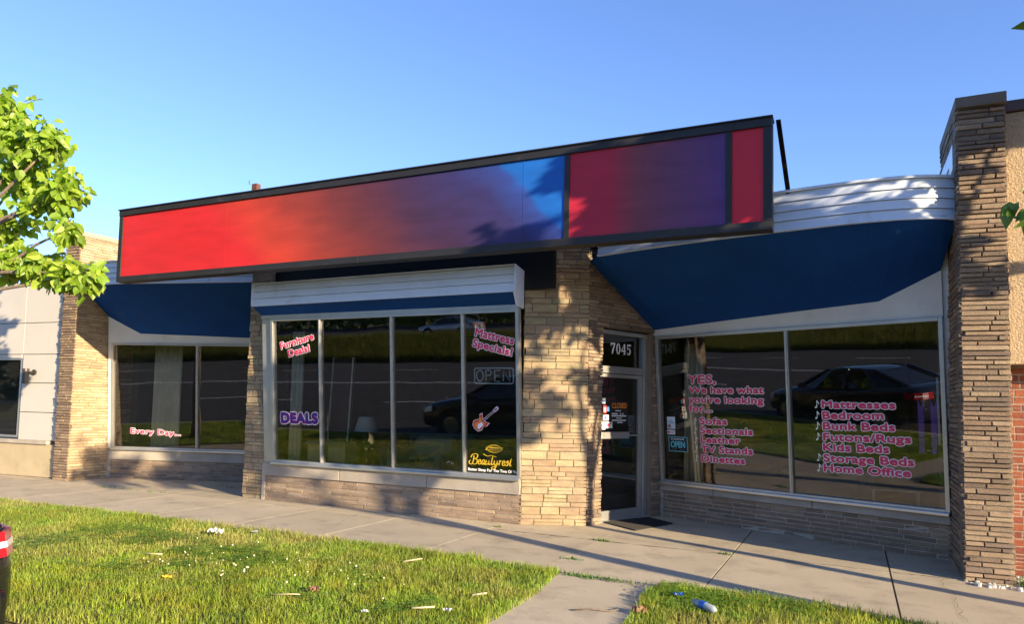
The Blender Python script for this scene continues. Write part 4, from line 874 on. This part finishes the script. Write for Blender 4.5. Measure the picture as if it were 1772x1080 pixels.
# ------------------------------------------------------------------ cars
def car(name, label, loc, rot, paint, group, detail=True):
    t = thing(name, label, 'car', (0, 0, 0), group)
    P = M[paint]
    X = [-2.40, -2.34, -2.15, -1.85, -1.45, -.9, 0, .7, 1.15, 1.6, 2.05, 2.3, 2.42]
    D = [.84, 1.00, 1.07, 1.09, 1.06, 1.0, .97, .96, .97, .92, .84, .74, .58]
    B = [.42, .32, .26, .22, .2, .2, .2, .2, .2, .2, .22, .25, .32]
    W = [.72, .83, .88, .90, .905, .91, .91, .91, .905, .895, .85, .76, .6]
    mb = MB(); ringn = 0; vs = []
    for x, d, b, w in zip(X, D, B, W):
        h = d-b
        half = [(0, b), (w*.8, b), (w*.97, b+.10*h), (w*1.0, b+.38*h), (w*.985, b+.66*h), (w*.95, d-.10*h), (w*.86, d-.01), (w*.5, d+.015), (0, d+.02)]
        rg = [(y_, z_) for y_, z_ in half]+[(-y_, z_) for y_, z_ in half[-2:0:-1]]
        ringn = len(rg); vs += [(x, y_, z_) for y_, z_ in rg]
    k = len(X); F = [(i*ringn+j, i*ringn+(j+1) % ringn, (i+1)*ringn+(j+1) % ringn, (i+1)*ringn+j) for i in range(k-1) for j in range(ringn)]
    F += [tuple(range(ringn))[::-1], tuple((k-1)*ringn+j for j in range(ringn))]
    mb.idx(vs, F); body = mb.build('body', P, t, smooth=True, subsurf=1)
    # cabin glass
    lo = [(-1.98, .60, 1.05), (-1.35, .80, 1.0), (.55, .82, .95), (1.22, .66, .95)]; hi = [(-1.02, .52, 1.40), (-.75, .60, 1.43), (.10, .60, 1.44), (.28, .54, 1.42)]
    mb = MB(); L_ = lo+[(x, -y, z) for x, y, z in lo[::-1]]; H_ = hi+[(x, -y, z) for x, y, z in hi[::-1]]
    n_ = 8; mb.idx(L_+H_, [(i, (i+1) % n_, n_+(i+1) % n_, n_+i) for i in range(n_)]); mb.build('windows', M['cargl'], t)
    mb = MB(); rr = []
    for x, w, z in ((-1.10, .50, 1.385), (-.95, .56, 1.425), (-.5, .61, 1.46), (0, .61, 1.465), (.22, .57, 1.445), (.34, .52, 1.405)):
        rr.append([(x, y_*w, z-.035*abs(y_)**2) for y_ in (-1.03, -.7, -.3, .3, .7, 1.03)])
    mb.idx([p for q in rr for p in q]+[(p[0], p[1], p[2]-.04) for q in rr for p in q], [(i*6+j, (i+1)*6+j, (i+1)*6+j+1, i*6+j+1) for i in range(5) for j in range(5)]+[(i*6+c, i*6+c+36, (i+1)*6+c+36, (i+1)*6+c) for i in range(5) for c in (0, 5)])
    mb.build('roof', P, t, smooth=True)
    mb = MB()
    for s in (1, -1):
        for a, b, r in (((-1.98, .63*s, 1.05), (-1.04, .545*s, 1.40), .05), ((1.22, .69*s, .95), (.30, .56*s, 1.41), .035), ((-.42, .83*s, .98), (-.38, .625*s, 1.42), .03), ((-1.38, .82*s, 1.0), (-.78, .615*s, 1.42), .022)):
            mb.tube([a, tuple((np.array(a)+b)/2+[0, .012*s, .01]), b], r, 6)
    mb.build('window_pillars', P, t)
    wh = MB(); 
    for x in (-1.42, 1.45):
        for s in (1, -1):
            mb = MB(); mb.tube([(x, .70*s, .33), (x, .918*s, .33)], .40, 26); mb.build('wheel_arch', M['black'], t)
            mb = MB(); mb.tube([(x, .72*s, .33), (x, .74*s, .33), (x, .915*s, .33), (x, .93*s, .33)], [.30, .33, .33, .31], 28); ty = mb.build('wheel', M['tyre'], t)
            mb = MB(); mb.tube([(x, .925*s, .33), (x, .935*s, .33)], [.215, .20], 24)
            for q in range(7):
                a = q*2*math.pi/7; mb.slab([(x+.03*math.cos(a+1.57), .936*s, .33+.03*math.sin(a+1.57)), (x+.03*math.cos(a-1.57), .936*s, .33+.03*math.sin(a-1.57)), (x+.2*math.cos(a-.1), .936*s, .33+.2*math.sin(a-.1)), (x+.2*math.cos(a+.1), .936*s, .33+.2*math.sin(a+.1))], (0, .008*s, 0))
            mb.build('rim', M['rim'], ty)
    for s in (1, -1):
        # tail light wraps the rear corner
        mb = MB(); pts = [(-2.408, .46*s), (-2.410, .610*s), (-2.372, .743*s), (-2.248, .843*s), (-2.04, .892*s)]
        for i in range(4):
            a, b = pts[i], pts[i+1]; mb.idx([(a[0], a[1], .80), (b[0], b[1], .80), (b[0]*.992, b[1]*.982, .945), (a[0]*.992, a[1]*.982, .945), ], [(0, 1, 2, 3)])
        mw = MB()
        for i in (1, 2):
            a, b = pts[i], pts[i+1]; mw.slab([(a[0]*.998, a[1]*.994, .855), (b[0]*.998, b[1]*.994, .855), (b[0]*.996, b[1]*.989, .89), (a[0]*.996, a[1]*.989, .89)], (-.011, .010*s, 0))
        tl = mb.build('taillight', M['red'], t); md = tl.modifiers.new('s', 'SOLIDIFY'); md.thickness = .02; md.offset = 0
        mw.build('reverse_lamp', M['clear'], tl)
        mb = MB(); pts = [(2.41, .42*s), (2.36, .62*s), (2.22, .76*s), (1.98, .855*s)]
        for i in range(3):
            a, b = pts[i], pts[i+1]; mb.face([(a[0], a[1], .60), (b[0], b[1], .64), (b[0]-.02, b[1]*.985, .78), (a[0]-.02, a[1]*.985, .71)])
        hl = mb.build('headlight', M['clear'], t); md = hl.modifiers.new('s', 'SOLIDIFY'); md.thickness = .04; md.offset = 0
        mb = MB(); mb.slab([(.72, .90*s, .98), (.92, .90*s, .97), (.88, 1.03*s, .99), (.76, 1.03*s, 1.0)], (0, 0, .12)); mb.build('side_mirror', P, t, bevel=.02)
        mb = MB()
        for x in (-.35, .55): mb.box(x-.09, x+.09, (.905 if s > 0 else -.935), (.935 if s > 0 else -.905), .82, .85)
        mb.build('door_handles', P, t, bevel=.006)
    mb = MB(); mb.box(-2.44, -2.415, -.26, .26, .70, .84, (.02, .02, .02)); mb.box(-2.446, -2.44, -.15, .15, .715, .83, (.62, .66, .62)); mb.box(-2.448, -2.446, -.13, .13, .80, .825, (.1, .2, .5)); mb.box(-2.448, -2.446, -.13, .13, .717, .735, (.7, .55, .1))
    mb.build('number_plate', M['dec'], t)
    mb = MB(); mb.box(-2.42, -2.22, -.76, .76, .36, .62); mb.build('rear_bumper', P, t, bevel=.05)
    mb = MB(); mb.box(2.36, 2.43, -.5, .5, .34, .56); mb.build('grille', M['black'], t, bevel=.02)
    t.location = loc; t.rotation_euler = (0, 0, rot)
    return t
# parts are built about the origin, so clear the inverse translation before moving
CZ = -.15
car1 = car('parked_car', 'black sedan parked at the kerb, its red tail light showing at the left edge', (-6.86, 1.72, CZ), math.pi, 'carblk', 'parked cars')
far = car('parked_car', 'silver sedan parked across the road, mirrored in the right window', (-15.5, -27.5, .92), math.pi*.97, 'carsil', 'parked cars')
def dup(o, loc, rot, label):
    c = o.copy(); COL.objects.link(c); c.location = loc; c.rotation_euler = (0, 0, rot); c['label'] = label
    for ch in o.children:
        d = ch.copy(); COL.objects.link(d); d.parent = c
        for gch in ch.children:
            e = gch.copy(); COL.objects.link(e); e.parent = d
    return c
dup(far, (-24.5, -28.2, .92), math.pi, 'silver car parked across the road, mirrored in the middle window')

# ------------------------------------------------------------------ inside the shop
FLZ = .30
def soft_box(mb, x0, x1, y0, y1, z0, z1): mb.box(x0, x1, y0, y1, z0, z1)
def sofa(label, loc, w, mtl, name='sofa'):
    x, y = loc; t = thing(name, label, 'sofa', (x, y, FLZ))
    mb = MB(); mb.box(x, x+w, y, y+.85, FLZ+.08, FLZ+.34); mb.build('base', M[mtl], t, bevel=.04)
    mb = MB(); mb.box(x, x+w, y+.62, y+.88, FLZ+.34, FLZ+.82); mb.build('backrest', M[mtl], t, bevel=.09)
    for a in (x-.18, x+w-.02):
        mb = MB(); mb.box(a, a+.2, y, y+.86, FLZ+.08, FLZ+.60); mb.build('armrest', M[mtl], t, bevel=.07)
    for k in range(2):
        mb = MB(); mb.box(x+.02+k*w/2, x+w/2-.02+k*w/2, y-.02, y+.62, FLZ+.34, FLZ+.48); mb.build('seat_cushion', M[mtl], t, bevel=.05)
    return t
sofa('pale grey sofa with rounded cushions low behind the right window', (-2.0, 11.0), 2.1, 'sofa')
sofa('dark teal sofa behind the second pane of the middle window', (-6.9, 9.5), 1.3, 'teals')
t = thing('armchair', 'grey fabric armchair behind the middle mullion', 'armchair', (-6.1, 9.2, FLZ))
mb = MB(); mb.box(-6.45, -5.7, 9.1, 9.8, FLZ+.05, FLZ+.36); mb.build('seat', M['sofa'], t, bevel=.08)
mb = MB(); mb.box(-6.45, -5.7, 9.6, 9.85, FLZ+.3, FLZ+.78); mb.build('backrest', M['sofa'], t, bevel=.1)
mb = MB(); mb.box(-6.58, -6.42, 9.05, 9.8, FLZ+.05, FLZ+.56); mb.build('armrest', M['sofa'], t, bevel=.06); mb = MB(); mb.box(-5.73, -5.57, 9.05, 9.8, FLZ+.05, FLZ+.56); mb.build('armrest', M['sofa'], t, bevel=.06)
t = thing('table_lamp', 'table lamp with white cone shade on a side table in the middle window', 'table lamp', (-7.35, 9.55, FLZ))
mb = MB(); mb.lathe((-7.35, 9.55, 0), [(.20, 1.12), (.13, 1.36)], 24); o = mb.build('lamp_shade', M['shade'], t, smooth=True)
mb = MB(); mb.lathe((-7.35, 9.55, 0), [(.001, .9), (.08, .9), (.07, .93), (.03, .96), (.055, 1.02), (.04, 1.08), (.012, 1.12), (.012, 1.3)], 16); mb.build('lamp_base', M['wood'], t, smooth=True)
t = thing('side_table', 'dark wood side table under the white shaded lamp', 'table', (-7.35, 9.55, FLZ))
mb = MB(); mb.box(-7.62, -7.08, 9.3, 9.8, .86, .90); mb.build('table_top', M['wood'], t, bevel=.01)
for a, b in ((-7.6, 9.32), (-7.14, 9.32), (-7.6, 9.74), (-7.14, 9.74)): mb = MB(); mb.box(a, a+.05, b, b+.05, FLZ, .86); mb.build('leg', M['wood'], t)
for i, (x, lab) in enumerate(((-7.78, 'open cardboard box left of the first mullion inside the window'), (-7.36, 'cardboard box right of the first mullion inside the window'))):
    t = thing('cardboard_box', lab, 'box', (x, 8.95, FLZ), 'cardboard boxes in the middle window')
    mb = MB(); mb.box(x-.17, x+.17, 8.82, 9.1, FLZ+.36, FLZ+.66); mb.build('carton', M['card'], t); mb = MB(); mb.slab([(x-.17, 8.82, FLZ+.662), (x+.17, 8.82, FLZ+.662), (x+.17, 8.72, FLZ+.62), (x-.17, 8.72, FLZ+.62)], (0, 0, .006)); mb.build('flap', M['card'], t)
t = thing('display_bench', 'low dark display bench carrying the cardboard boxes', 'bench', (-7.6, 8.95, FLZ)); mb = MB(); mb.box(-8.0, -7.1, 8.78, 9.15, FLZ+.30, FLZ+.36); mb.build('bench_top', M['wood'], t)
for a in (-7.98, -7.15): mb = MB(); mb.box(a, a+.05, 8.8, 9.12, FLZ, FLZ+.30); mb.build('leg', M['wood'], t)
def drape(name, x0, x1, y, z0, z1, mtl, label, waves=4, dx=(1, 0)):
    mb = MB(); k = 30; rows = []
    for i in range(k+1):
        s = i/k; off = .035*math.sin(s*waves*6.28); px = x0+(x1-x0)*s; rows.append((px*1.0, y+off+(px-x0)*dx[1]))
    P = [(*p, z0) for p in rows]+[(*p, z1) for p in rows]; mb.idx(P, [(i, i+1, k+2+i, k+1+i) for i in range(k)])
    o = mb.build(name, M[mtl], smooth=True); md = o.modifiers.new('s', 'SOLIDIFY'); md.thickness = .004; tag(o, label, 'curtain')
drape('curtain', -8.32, -8.05, 8.78, .42, 2.75, 'cream', 'narrow cream curtain at the left end of the middle window', 3)
drape('curtain', -2.30, -1.98, 10.75, .40, 2.6, 'cream', 'cream curtain strip behind the left end of the right window', 4, (1, -.4))
drape('curtain', -12.9, -12.3, 9.7, .42, 2.7, 'cream', 'pale curtain at the left end of the left window', 5, (1, .3))
t = thing('display_board', 'tall dark display board leaning behind the first pane', 'display board', (-7.85, 9.3, FLZ)); mb = MB(); mb.slab([(-8.0, 9.3, FLZ), (-7.55, 9.3, FLZ), (-7.55, 9.42, 2.35), (-8.0, 9.42, 2.35)], (0, .03, 0)); mb.build('board', M['wood'], t)
mb = MB()
for a, b in ((-8.0, -7.97), (-7.58, -7.55)): mb.slab([(a, 9.29, FLZ), (b, 9.29, FLZ), (b, 9.41, 2.36), (a, 9.41, 2.36)], (0, .05, 0))
mb.build('edge_trim', M['cream'], t)
# hanging strips and ribbons in the right window
O, u, v, n, L = FR
for k, (s_, lab) in enumerate(((3.50, 'purple ribbon hanging in the right window, nearer the lettering'), (3.63, 'purple ribbon hanging in the right window, nearer the frame'))):
    mb = MB(); q = lambda a, b, l=-.12: O+u*a+v*b+n*l
    mb.slab([q(s_, .62), q(s_+.05, .62), q(s_+.07, 1.25), q(s_+.035, 1.15), q(s_, 1.25)], -n*.004); tag(mb.build('ribbon', M['purple']), lab, 'ribbon', 'ribbons in the right window')
for k, (s_, b0, b1, lab) in enumerate(((3.715, .73, 1.49, 'white strip hanging in the right window, shorter one'), (3.780, .68, 1.59, 'white strip hanging in the right window, longer one by the frame'))):
    mb = MB(); mb.slab([O+u*a+v*b-n*.10 for a, b in ((s_-.012, b0), (s_+.012, b0), (s_+.012, b1), (s_-.012, b1))], -n*.006); tag(mb.build('hanging_strip', M['pvc']), lab, 'strip', 'white strips in the right window')
t = thing('glass_table', 'small glass top table at the right end of the right window', 'table', (.45, 9.85, FLZ))
mb = MB(); mb.box(.2, .75, 9.75, 10.15, .66, .675); mb.build('table_top', M['plastic'], t)
for a, b in ((.22, 9.77), (.7, 9.77), (.22, 10.1), (.7, 10.1)): mb = MB(); mb.box(a, a+.02, b, b+.02, FLZ, .66); mb.build('leg', M['rim'], t)

# ------------------------------------------------------------------ litter on the lawn
def crumple(name, x, y, s, mtl, label, cat, seed, z=.05, flat=.35, group=None):
    g = np.random.default_rng(seed); mb = MB(); k = 8; P = []
    for i in range(k):
        for j in range(k): P.append((x+(i/(k-1)-.5)*s+g.normal(0, s*.04), y+(j/(k-1)-.5)*s*.75+g.normal(0, s*.04), z+g.random()*s*flat))
    mb.idx(P, [(i*k+j, (i+1)*k+j, (i+1)*k+j+1, i*k+j+1) for i in range(k-1) for j in range(k-1)])
    return tag(mb.build(name, mtl), label, cat, group)
crumple('paper_cup', -6.62, 5.88, .15, M['paper'], 'crushed white paper cup lying in the grass, the larger scrap', 'litter', 1, .05, .45)
crumple('paper_scrap', -6.30, 6.18, .07, M['paper'], 'small white paper scrap near the sidewalk edge of the lawn', 'litter', 2)
crumple('paper_scrap', -3.26, 4.29, .05, M['paper'], 'tiny white scrap at the front edge of the lawn', 'litter', 3)
crumple('paper_scrap', -2.75, 4.62, .06, M['paper'], 'white scrap on bare soil near the corner of the lawn', 'litter', 4)
crumple('dry_leaf', -3.98, 4.55, .09, M['deadleaf'], 'curled brown leaf on the front of the lawn', 'leaf', 5, .04, .6)
crumple('dry_leaf', -1.50, 5.42, .11, M['deadleaf'], 'curled brown leaf at the edge of the right lawn patch', 'leaf', 6, .02, .5)
crumple('dry_leaf', -5.35, 4.25, .07, M['yleaf'], 'yellow leaf on the lawn at the left', 'leaf', 7, .05, .3)
bt = thing('plastic_bottle', 'clear crushed plastic bottle with blue label on the right lawn patch', 'bottle', (-1.05, 5.72, .05))
mb = MB(); mb.tube([(-1.17, 5.80, .06), (-1.15, 5.785, .062), (-1.06, 5.725, .06), (-.98, 5.67, .055), (-.955, 5.655, .055)], [.012, .03, .032, .03, .008], 12); mb.build('bottle_body', M['plastic'], bt, smooth=True)
mb = MB(); mb.tube([(-1.09, 5.745, .061), (-1.045, 5.715, .06)], .0335, 12); mb.build('label_band', M['cap'], bt)
crumple('wrapper', -1.32, 5.98, .08, M['cap'], 'blue and white wrapper left of the plastic bottle', 'litter', 8, .05, .3)
def stick(pts, r, mtl, label):
    mb = MB(); mb.tube(pts, r, 6); tag(mb.build('stick', mtl, smooth=True), label, 'stick')
stick([(-1.98, 5.25, .012), (-1.85, 5.33, .02), (-1.72, 5.36, .015), (-1.66, 5.43, .018)], .006, M['bark'], 'thin brown twig lying on the concrete walk')
stick([(-3.0, 4.52, .06), (-2.86, 4.62, .065)], .008, M['straw'], 'short pale stick at the front of the lawn')
stick([(-3.95, 5.78, .06), (-3.88, 5.86, .07), (-3.84, 5.95, .07)], .007, M['straw'], 'pale bark strip in the middle of the lawn')
stick([(-4.17, 4.31, .05), (-4.05, 4.38, .055), (-3.99, 4.42, .05)], .005, M['straw'], 'long straw coloured stick at the lawn front')
stick([(-6.3, 4.75, .06), (-6.15, 4.82, .06)], .007, M['straw'], 'straw coloured stick near the tail light')
stick([(-2.8, 5.1, .05), (-2.72, 5.2, .055)], .009, M['straw'], 'pale stick close to the walk edge')
# weeds in the joints
mb = MB(); g_ = np.random.default_rng(3)
def weed(cx, cy, w, d, k, hgt=.035):
    for _ in range(k):
        x = cx+g_.normal(0, w); y = cy+g_.normal(0, d); a = g_.random()*6.28; h = hgt*(.4+g_.random()); dx_, dy_ = math.cos(a)*.008, math.sin(a)*.008
        mb.face([(x-dx_, y-dy_, 0), (x+dx_, y+dy_, 0), (x+dx_*.5+dy_*2, y+dy_*.5+dx_*2, h)], (.10, .17+.05*g_.random(), .03))
weed(-2.70, 8.14, .07, .012, 60); weed(-4.2, 8.3, .03, .02, 25); weed(-2.65, 7.0, .06, .01, 30); weed(-2.2, 6.35, .25, .03, 160); weed(-1.3, 8.14, .05, .01, 30); weed(-11.5, 8.14, .5, .012, 50); weed(-9.9, 9.3, .3, .01, 30); weed(1.5, 8.2, .06, .05, 120, .07)
o = mb.build('joint_weeds', M['grass']); tag(o, 'tiny weeds growing in the sidewalk joints', 'weeds'); struct(o, 'stuff')
